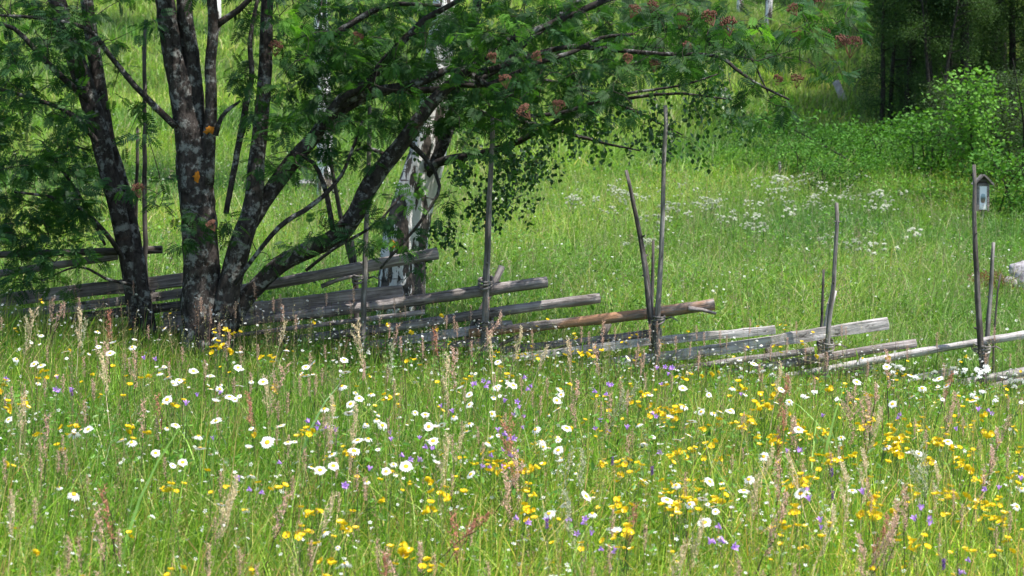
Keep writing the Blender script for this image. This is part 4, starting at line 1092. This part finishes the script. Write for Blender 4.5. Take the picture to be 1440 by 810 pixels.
for _ in range(105):
    u, v = DAISY[r.integers(0, NB)]; DAISY.append((min(1436, max(4, u + r.normal() * 22)), max(470, v + r.normal() * 12)))
items = []
for i, (u, v) in enumerate(DAISY):
    p, h = place(u, v, .44, .60)
    root = empty('oxeye_daisy', p); k = [0, 0, 2, 1, 0, 2, 3, 1, 4, 0][(i * 7) % 10]
    s = {104: 1.2}.get(u, 1) * r.uniform(.82, 1.12) * (.95 if p.y > 12 else 1.06)
    if i >= NB: s *= r.uniform(.42, .72)
    s *= {376: 1.35, 498: 1.15, 503: 1.15, 788: 1.15, 785: 1.1, 481: 1.15}.get(u, 1)
    for me, nm in zip(DV[k], ('petals', 'flower_centre', 'stem')): link(nm, me, root)
    tilt = r.uniform(.15, .95) if k != 4 else r.uniform(0, .4)
    root.rotation_mode = 'XYZ'; root.rotation_euler = (tilt * .9 * (1 if r.uniform() < .85 else -.6), r.normal() * .25, r.normal() * .5)
    root.scale = (s,) * 3
    # the stem hangs straight down whatever the head does
    st = root.children[-1]; 
    root['category'] = 'daisy'; root['group'] = 'ox-eye daisies in the meadow'; items.append((root, p))
auto_labels(items, 'white daisy')
# -- buttercups
def buttercup(nh, seed):
    q = np.random.default_rng(seed); mb = MB()
    for h in range(nh):
        ox = (0, 0, 0) if h == 0 else (q.normal() * .026, q.normal() * .026, q.normal() * .018)
        ti = rotmats(q.uniform(0, 6.28), math.pi / 2 - abs(q.normal()) * .5, 0.)
        Rm = np.array([ti[:, 1], ti[:, 2], ti[:, 0]]).T
        for i in range(5):
            a = i * 1.2566; V = []
            for rr_, zz, ww in [(.12, 0, .35), (.55, .12, .62), (.9, .42, .60), (1.0, .62, .30)]:
                for sg in (-1, 1): V.append((.0125 * (rr_ * math.cos(a) - sg * ww * math.sin(a)), .0125 * (rr_ * math.sin(a) + sg * ww * math.cos(a)), .0115 * zz))
            V = np.array(V) @ Rm.T + ox
            mb.add(V, [(0, 1, 3, 2), (2, 3, 5, 4), (4, 5, 7, 6)], m=0)
        V = np.array([(.004 * math.cos(i * 1.047), .004 * math.sin(i * 1.047), .003 + .003 * (i % 2)) for i in range(6)]) @ Rm.T + ox
        mb.add(V, [(0, 1, 2, 3), (0, 3, 4, 5)], m=1)
        e = np.array([.0, .0, -.13])
        mb.tube([np.array(ox), np.array(ox) * .6 + e * .5, e], [.0008, .001, .0011], 4, 0, m=2, cap=False)
    mb.tube([(0, 0, -.13), (.01, .01, -.42)], [.0012, .0014], 4, 0, m=2, cap=False)
    return mb.build('buttercup', [M['yellow'], M['disc'], M['stem']], False)
BV = [buttercup(1, 1), buttercup(1, 2), buttercup(2, 3), buttercup(3, 4), buttercup(2, 5), buttercup(4, 6)]
BC = [(5,545,3,6),(15,575,3,8),(30,572,2,4),(70,525,3,8),(105,600,3,8),(45,612,3,6),(93,632,2,4),(240,570,2,4),(232,692,3,6),(292,662,1,1),(345,720,1,1),(303,465,4,7),(322,465,3,4),(312,490,6,10),(385,545,2,4),(430,610,4,5),(383,502,4,6),(437,720,4,6),(496,720,1,1),(425,750,5,7),(480,746,3,4),(548,768,1,1),(566,768,2,2),(576,776,2,2),(590,796,4,8),(470,790,2,4),(388,686,2,3),(550,665,2,2),(605,715,2,4),(622,698,2,2),(690,655,9,14),(603,676,1,1),(613,720,1,1),(748,660,5,9),(737,690,4,8),(742,722,3,6),(800,610,2,5),(850,650,4,6),(845,607,2,4),(878,656,5,10),(958,640,7,12),(935,588,9,14),(955,580,5,10),(985,600,4,10),(952,690,11,14),(968,706,9,14),(1010,705,7,10),(880,752,7,8),(1050,598,6,14),(1100,618,8,14),(1122,592,3,5),(1125,603,5,8),(1120,680,6,12),(1135,675,5,8),(1165,648,6,14),(1195,640,2,4),(1262,622,10,14),(1268,637,6,10),(1288,598,3,6),(1318,626,6,10),(1305,650,4,8),(1340,630,2,3),(1360,650,6,12),(1385,672,4,8),(1392,715,7,12),(1330,690,6,10),(1230,702,3,6),(1222,722,5,8),(1112,742,5,8),(1120,722,3,4),(1158,756,1,2),(1288,770,3,5),(1278,758,1,1),(1365,776,3,5),(1402,730,5,8),(1432,672,4,8),(1385,610,3,6),(700,520,2,12),(590,500,2,12),(800,500,4,20),(1000,540,5,20),(1200,560,6,20),(1350,590,5,20),(1100,550,4,14),(560,560,3,20),(640,540,3,14),(200,600,3,20),(180,530,3,20),(480,640,4,20),(880,560,4,16),(870,710,4,14),(30,650,2,10),(160,560,2,12),(1420,760,4,12),(1000,640,6,20),(1080,570,4,12),(1150,610,5,16),(1220,600,5,16),(1300,700,5,16)]
blooms = []
for (u, v, n, s) in BC:
    for _ in range(n): blooms.append((u + r.normal() * s, v + r.normal() * s * .45))
r.shuffle(blooms)
items = []; extra = []
for i, (u, v) in enumerate(blooms):
    p, h = place(min(max(u, -5), 1445), v, .36, .52)
    if len(items) < 298:
        o = link('buttercup', BV[i % 6], None, p); o.rotation_euler = (r.uniform(0, .3), 0, r.uniform(0, 6)); o.scale = (r.uniform(1.0, 1.4),) * 3
        o['category'] = 'buttercup'; o['group'] = 'yellow buttercups in the meadow'; items.append((o, p))
    else: extra.append(p)
auto_labels(items, 'yellow buttercup')
def merged(name, meshes, pts, mats, rngseed=0, smin=.85, smax=1.15):
    q = np.random.default_rng(rngseed); VV, FF, MI = [], [], []; n = 0
    raw = []
    for me in meshes:
        v = np.empty(len(me.vertices) * 3, np.float32); me.vertices.foreach_get('co', v); lo_ = np.empty(len(me.loops), np.int32); me.loops.foreach_get('vertex_index', lo_)
        mi = np.empty(len(me.polygons), np.int32); me.polygons.foreach_get('material_index', mi); raw.append((v.reshape(-1, 3), lo_.reshape(-1, 4), mi))
    for i, p in enumerate(pts):
        v, f, mi = raw[i % len(raw)]; a = q.uniform(0, 6.28); c_, s_ = math.cos(a), math.sin(a)
        VV.append((v @ np.array([[c_, s_, 0], [-s_, c_, 0], [0, 0, 1]])) * q.uniform(smin, smax) + np.array(p)); FF.append(f + n); MI.append(mi); n += len(v)
    return np_mesh(name, np.concatenate(VV), np.concatenate(FF), None, mats, False, np.concatenate(MI))
mg = []
for _ in range(330):     # thin scatter everywhere, also beside the picture
    Y = r.uniform(6, 14.7); x = r.uniform(-1, 1) * (.29 * Y + .8)
    if x < 0 and r.uniform() < .5: x = -x
    mg.append((x, Y, gz(x, Y) + r.uniform(.3, .48)))
o = link('small_buttercups', merged('small_buttercups', BV[:5], [tuple(p) for p in extra] + mg, [M['yellow'], M['disc'], M['stem']], 3, .6, 1.1))
tag(o, 'many more small yellow buttercups scattered through the meadow grass', 'buttercups', kind='stuff')
# -- bellflowers
def bell(nh, seed):
    q = np.random.default_rng(seed); mb = MB()
    for h in range(nh):
        ox = np.array((0, 0, 0) if h == 0 else (q.normal() * .022, q.normal() * .022, -.03 * h + q.normal() * .01))
        ti = rotmats(q.uniform(0, 6.28), q.uniform(.2, 1.3), 0.); Rm = np.array([ti[:, 1], ti[:, 2], ti[:, 0]]).T
        for i in range(5):
            a = i * 1.2566; V = []
            for rr_, zz, ww in [(.22, -.9, .17), (.42, -.2, .33), (.75, .25, .33), (1.25, .40, .05)]:
                for sg in (-1, 1): V.append((.0125 * (rr_ * math.cos(a) - sg * ww * math.sin(a)), .0125 * (rr_ * math.sin(a) + sg * ww * math.cos(a)), .015 * zz))
            mb.add(np.array(V) @ Rm.T + ox, [(0, 1, 3, 2), (2, 3, 5, 4), (4, 5, 7, 6)], m=0)
        mb.tube([ox, ox * .5 + [0, 0, -.06], (0, 0, -.11)], .0008, 4, 0, m=1, cap=False)
    mb.tube([(0, 0, -.11), (.01, 0, -.42)], [.001, .0013], 4, 0, m=1, cap=False)
    return mb.build('bellflower', [M['purple'], M['stem']], False)
LV = [bell(1, 1), bell(2, 2), bell(1, 3), bell(3, 4)]
BELL = [(8,533,1),(80,530,0),(78,548,1),(100,547,0),(202,502,0),(218,504,0),(277,554,0),(262,566,0),(300,615,0),(310,551,0),(433,592,2),(447,595,1),(446,601,0),(472,603,0),(548,607,0),(550,617,0),(590,615,0),(598,628,3),(608,630,2),(565,640,1),(520,658,0),(485,683,1),(392,650,2),(335,672,0),(350,688,1),(620,570,0),(636,577,0),(668,538,0),(680,536,1),(684,543,2),(710,562,0),(710,610,1),(715,617,3),(705,632,1),(690,640,3),(718,640,3),(700,604,0),(735,600,0),(730,572,3),(727,565,2),(738,530,3),(836,550,1),(855,540,2),(860,541,1),(845,590,3),(882,600,0),(918,581,1),(928,636,2),(823,730,3),(768,730,0),(800,730,1),(725,728,1),(1010,740,3),(1015,760,1),(930,540,0),(924,517,0),(935,516,2),(945,517,1),(940,525,0),(1042,554,0),(1107,633,0),(1124,633,2),(1157,583,0),(1212,690,0),(1258,570,3),(1344,602,0),(1390,577,1),(1295,713,3),(1307,728,2),(1361,787,3),(1155,740,0),(1153,730,0),(1405,685,0),(1385,688,2),(1436,672,0),(865,771,0),(845,772,1),(1135,688,1),(1137,700,0),(1376,575,0),(665,540,0)]
items = []
for u, v, k in BELL:
    p, h = place(u, v, .42, .54); o = link('bellflower', LV[k], None, p); o.scale = (r.uniform(.9, 1.25),) * 3; o.rotation_euler = (0, 0, r.uniform(0, 6))
    o['category'] = 'bellflower'; o['group'] = 'purple bellflowers in the meadow'; items.append((o, p))
auto_labels(items, 'purple bellflower')
# -- dark violet vetch spikes
def vetch(seed):
    q = np.random.default_rng(seed); mb = MB()
    for k in range(26):
        a = k * 2.4; z = -.048 * k / 26; mb.tube([(0, 0, z), (.008 * math.cos(a), .008 * math.sin(a), z - .006)], [.001, .0028], 4, 0, m=0)
    mb.tube([(0, 0, 0), (.01, 0, -.42)], [.001, .0013], 4, 0, m=1, cap=False); return mb.build('vetch', [M['purple_dark'], M['stem']], False)
VM = vetch(1); items = []
for u, v in [(861, 642), (917, 655), (1170, 658), (1171, 690), (1327, 785), (769, 728), (101, 545)]:
    p, h = place(u, v, .42, .5); o = link('vetch', VM, None, p); o.scale = (.85,) * 3; o['category'] = 'vetch'; o['group'] = 'dark violet vetch spikes'; items.append((o, p))
auto_labels(items, 'dark violet vetch spike')
# -- sorrel spikes and grass plumes
def spike(L, W, seed, fill=220, tipy=.35):
    """branched panicle of little scales, top at z=0, with its stem"""
    q = np.random.default_rng(seed); mb = MB()
    mb.tube([(0, 0, 0), (.01, 0, -L * .6), (.0, .01, -L), (.02, 0, -.50)], [.0007, .0012, .0016, .002], 4, 0, m=1, cap=False)
    nb = 15; pts = []
    for b in range(nb):
        t = (b + .4) / nb; a = q.uniform(0, 6.28); l = W * (.35 + .65 * math.sin(math.pi * min(1, t * .95 + .08))) * q.uniform(.7, 1.2)
        s = np.array([0, 0, -L * t]); e = s + np.array([math.cos(a) * l, math.sin(a) * l, l * q.uniform(1.2, 2.6)])
        mb.tube([s, e], [.0006, .0004], 3, 0, m=1, cap=False)
        for _ in range(fill // nb): pts.append(s + (e - s) * q.uniform(.1, 1.05) + q.normal(size=3) * .0022)
    n = len(pts)
    V, F, C = scatter(LT[[0, 1, 3, 5]], np.array([[0, 1, 2, 3]]), np.array(pts), rotmats(q.uniform(0, 6.28, n), q.uniform(.1, 1.3, n), q.uniform(0, 6, n)), q.uniform(.006, .0105, n), np.ones((n, 3)))
    mb.add(V, F, m=0); return mb
SP = {}
for key, mat, st in [('red', 'sorrel', 'stem_dark'), ('pink', 'sorrel_pink', 'stem_dark'), ('tan', 'plume', 'plume'), ('pale', 'plume_pale', 'stem')]:
    SP[key] = [spike(.17, .027, 1, 340).build('spike', [M[mat], M[st]], False), spike(.13, .019, 2, 240).build('spike', [M[mat], M[st]], False), spike(.21, .036, 3, 460).build('spike', [M[mat], M[st]], False)]
SPK = [(48,440,'tan',2,20),(76,422,'pink',1,0),(88,432,'pink',1,20),(115,440,'tan',0,5),(122,455,'pale',0,0),(155,442,'red',1,-5),(152,488,'pink',0,0),(145,500,'tan',0,-10),(192,500,'pink',0,5),(222,560,'red',1,0),(203,568,'pink',1,0),(352,558,'red',0,5),(400,520,'pink',2,15),(376,535,'tan',0,0),(402,455,'tan',1,10),(502,458,'tan',2,0),(553,490,'pale',0,15),(470,565,'tan',0,5),(503,575,'tan',0,0),(560,460,'pink',1,5),(612,465,'red',1,5),(640,495,'pink',0,20),(632,505,'tan',0,10),(705,448,'pink',0,25),(690,475,'tan',1,5),(735,465,'tan',0,15),(770,490,'tan',1,10),(800,480,'tan',1,15),(838,488,'pink',1,0),(815,543,'pink',0,15),(860,556,'pink',1,0),(878,555,'pale',0,35),(895,548,'pale',1,40),(715,598,'red',2,-5),(728,640,'pink',0,10),(632,620,'tan',0,10),(650,615,'tan',1,20),(850,455,'pink',1,5),(1100,515,'tan',0,5),(1110,536,'red',0,15),(1105,585,'red',0,5),(1117,590,'pink',1,0),(1200,555,'pink',2,-5),(1213,565,'pink',1,0),(1222,558,'pink',0,10),(1235,548,'pink',0,15),(1250,498,'pink',0,15),(1240,580,'tan',0,10),(1340,528,'red',1,20),(1345,560,'pink',0,15),(1292,638,'pale',2,0),(1303,645,'pale',1,5),(1218,640,'tan',0,5),(1190,660,'tan',0,0),(1405,610,'pink',0,10),(1398,640,'pink',0,8),(1420,590,'pink',1,15),(1275,690,'pink',1,0),(1265,715,'pink',0,20),(1250,735,'red',0,25),(1258,745,'pink',0,30),(1213,760,'pink',0,5),(1108,705,'pink',0,20),(1088,640,'tan',0,15),(1096,650,'pink',1,5),(990,738,'tan',0,20),(965,770,'tan',1,10),(335,680,'tan',0,20),(325,705,'tan',1,10),(147,693,'red',1,0),(140,722,'pink',1,-5),(690,724,'red',1,60),(672,732,'red',1,40),(640,728,'red',1,0),(822,640,'pale',0,20),(805,640,'pale',1,10),(800,700,'pale',0,5),(715,670,'pink',0,8),(735,660,'pink',0,20),(1175,720,'tan',0,20),(1110,640,'tan',1,0),(1320,660,'tan',0,10),(895,715,'red',1,0),(545,780,'pink',1,0),(545,785,'red',1,20),(20,700,'tan',1,0),(68,590,'pink',1,0),(35,560,'tan',1,5),(1065,680,'tan',1,5),(470,700,'tan',1,15),(405,700,'pink',1,10)]
items = {}
for u, v, key, k, lean in SPK:
    p, h = place(u, v, .50, .66)
    nm = {'red': 'sorrel_spike', 'pink': 'sorrel_spike', 'tan': 'grass_plume', 'pale': 'grass_plume'}[key]
    o = link(nm, SP[key][k], None, p); o.rotation_euler = (r.normal() * .08, R(lean) * .9 + r.normal() * .13, r.uniform(-.3, .3)); o.scale = (r.uniform(1.15, 1.5),) * 3
    o['category'] = nm.replace('_', ' '); o['group'] = {'s': 'reddish sorrel spikes in the meadow', 'g': 'tan grass plumes in the meadow'}[nm[0]]
    items.setdefault({'red': 'dark red sorrel spike', 'pink': 'pinkish brown sorrel spike', 'tan': 'tan grass plume', 'pale': 'pale greenish grass plume'}[key], []).append((o, p))
for k_, L in items.items(): auto_labels(L, k_)
SP['mix'] = SP['pink'] 
ex = []
for _ in range(340):
    Y = r.uniform(6.5, 14.7); x = r.uniform(-1, 1) * (.29 * Y + .8); ex.append((x, Y, gz(x, Y) + r.uniform(.42, .56)))
o = link('slender_sorrel', merged('slender_sorrel', [SP['pink'][1], SP['red'][1]], ex, [M['sorrel_pink'], M['stem_dark']], 4, .6, .85))
tag(o, 'faint slender sorrel spikes thinly scattered through the grass', 'sorrel', kind='stuff')
# -- umbels (cow parsley)
def umbel(n, Rr, seed, s=1.0, H=.7):
    q = np.random.default_rng(seed); mb = MB()
    heads = [(q.normal() * .05 * s, q.normal() * .05 * s, -abs(q.normal()) * .05 * s) for _ in range(n)]
    for hx in heads:
        hx = np.array(hx)
        for k in range(11):
            a = k * 2.4; rad = Rr * (k / 13) ** .5; c_ = hx + [rad * math.cos(a), rad * math.sin(a), .3 * Rr * (1 - k / 13)]
            for j in range(5):
                d = q.normal(size=3) * .0045 * s; sz = .0042 * s
                e1 = np.array([sz, 0, q.normal() * sz * .5]); e2 = np.array([0, sz, sz * (.5 + .5 * q.normal())])
                mb.add([c_ + d - e1, c_ + d - e2, c_ + d + e1, c_ + d + e2], [(0, 1, 2, 3)], m=0)
            mb.tube([c_, hx + [0, 0, -Rr * .9]], .0007 * s, 3, 0, m=1, cap=False)
        mb.tube([hx + [0, 0, -Rr * .9], (0, 0, -.2 * s - .03)], .001 * s, 3, 0, m=1, cap=False)
    mb.tube([(0, 0, -.2 * s - .03), (.01, 0, -H)], [.0015 * s, .0025 * s], 5, 0, m=1, cap=False)
    return mb.build('umbel_flower', [M['umbel_far'] if s > 1.1 else M['white_flower'], M['stem']], False)
UF = [umbel(4, .022, 1), umbel(6, .024, 2), umbel(3, .02, 3)]
items = []
for u, v, k in [(1388, 517, 1), (1375, 521, 0), (1363, 517, 2), (1423, 533, 0), (1435, 536, 2), (1085, 512, 2), (1265, 513, 0), (1275, 516, 2), (1388, 548, 2), (1150, 548, 2), (1435, 520, 2), (1072, 520, 2), (1335, 515, 2)]:
    p, h = place(u, v, .5, .62); o = link('umbel_flower', UF[k], None, p); o.rotation_euler = (.3, 0, u); o.scale = (.8,) * 3; o['category'] = 'umbel flower'; o['group'] = 'white umbels close to the fence'; items.append((o, p))
auto_labels(items, 'white umbel flower')
FU = [umbel(6, .022, 11, 1.5, .75), umbel(4, .020, 12, 1.3, .75), umbel(8, .024, 13, 1.8, .75)]
PATCH = [(1100, 255, 50, 12, 17), (1165, 262, 36, 12, 9), (1130, 285, 40, 10, 7), (1060, 305, 22, 7, 12), (1215, 275, 36, 12, 8), (1010, 275, 40, 18, 12), (960, 290, 36, 14, 8), (1035, 285, 50, 16, 7), (880, 275, 20, 10, 10), (820, 275, 14, 6, 6), (1240, 290, 25, 10, 5), (1170, 330, 30, 14, 4), (1260, 330, 30, 10, 4), (900, 330, 30, 20, 4), (860, 262, 14, 6, 5)]
items = []
for (u, v, su, sv, n) in PATCH:
    for _ in range(n):
        uu, vv = u + r.normal() * su * .8, v + r.normal() * sv * .8
        for Y in np.arange(16, 45, .25):
            p = unproj(uu, vv, Y)
            if p.z <= gz(p.x, Y) + .45: break
        o = link('cow_parsley', FU[r.integers(0, 3)], None, p); o.rotation_euler = (0, 0, r.uniform(0, 6)); o.scale = (r.uniform(.4, .8),) * 3
        tag(o, 'white cow parsley plant on the slope behind the fence', 'cow parsley', 'cow parsley on the slope')
        items.append((o, p))
auto_labels(items, 'white cow parsley', PCOLS, PROWS, '')
# -- tiny white flowers everywhere (stuff)
def specks(name, N, y0, y1, hlo, hhi, s, seed, label, wm=.29, wa=.9, mask=None):
    q = np.random.default_rng(seed); y = q.uniform(y0, y1, N); x = q.uniform(-1, 1, N) * (y * wm + wa)
    k = smooth_noise(x, y, 1.3, seed) + q.normal(size=N) * .6 > -.1; x, y = x[k], y[k]
    if mask is not None: k = mask(x, y); x, y = x[k], y[k]
    N = len(x); z = ground(x, y) + q.uniform(hlo, hhi, N)
    T_ = []; F_ = []
    for i in range(5):
        a = i * 1.2566; T_ += [(.1 * math.cos(a), .1 * math.sin(a), 0), (.8 * math.cos(a - .4), .8 * math.sin(a - .4), .15), (1.05 * math.cos(a), 1.05 * math.sin(a), .1), (.8 * math.cos(a + .4), .8 * math.sin(a + .4), .15)]; F_.append([4 * i, 4 * i + 1, 4 * i + 2, 4 * i + 3])
    rm = rotmats(q.uniform(0, 6.28, N), q.normal(0, .5, N), q.normal(0, .5, N))
    a = scatter(np.array(T_), np.array(F_), np.stack([x, y, z], 1), rm, s * q.uniform(.6, 1.3, N), np.ones((N, 3)))
    o = link(name, np_mesh(name, a[0], a[1], None, M['white_flower'])); tag(o, label, 'wildflowers', kind='stuff')
specks('chickweed', 9500, 5.5, 14.6, .29, .47, .0085, 71, 'tiny white chickweed stars dotted all over the meadow')
specks('slope_chickweed', 3000, 15.5, 34, .2, .42, .011, 72, 'small white flower specks dotted over the slope behind the fence', .31, .8)
# -- slim dark bare stems
mb = MB(); q = np.random.default_rng(15)
for _ in range(260):
    Y = q.uniform(6, 14.6); x = q.uniform(-1, 1) * (.29 * Y + .6); z = gz(x, Y); h = q.uniform(.3, .55); a = q.normal() * .06
    mb.tube([(x, Y, z), (x + a * .4, Y, z + h * .5), (x + a, Y, z + h)], [.0018, .0014, .001], 4, 0, cap=False)
o = link('dark_stalks', mb.build('dark_stalks', M['stem_dark'])); tag(o, 'thin dark bare stalks scattered in the meadow', 'stalks', kind='stuff')
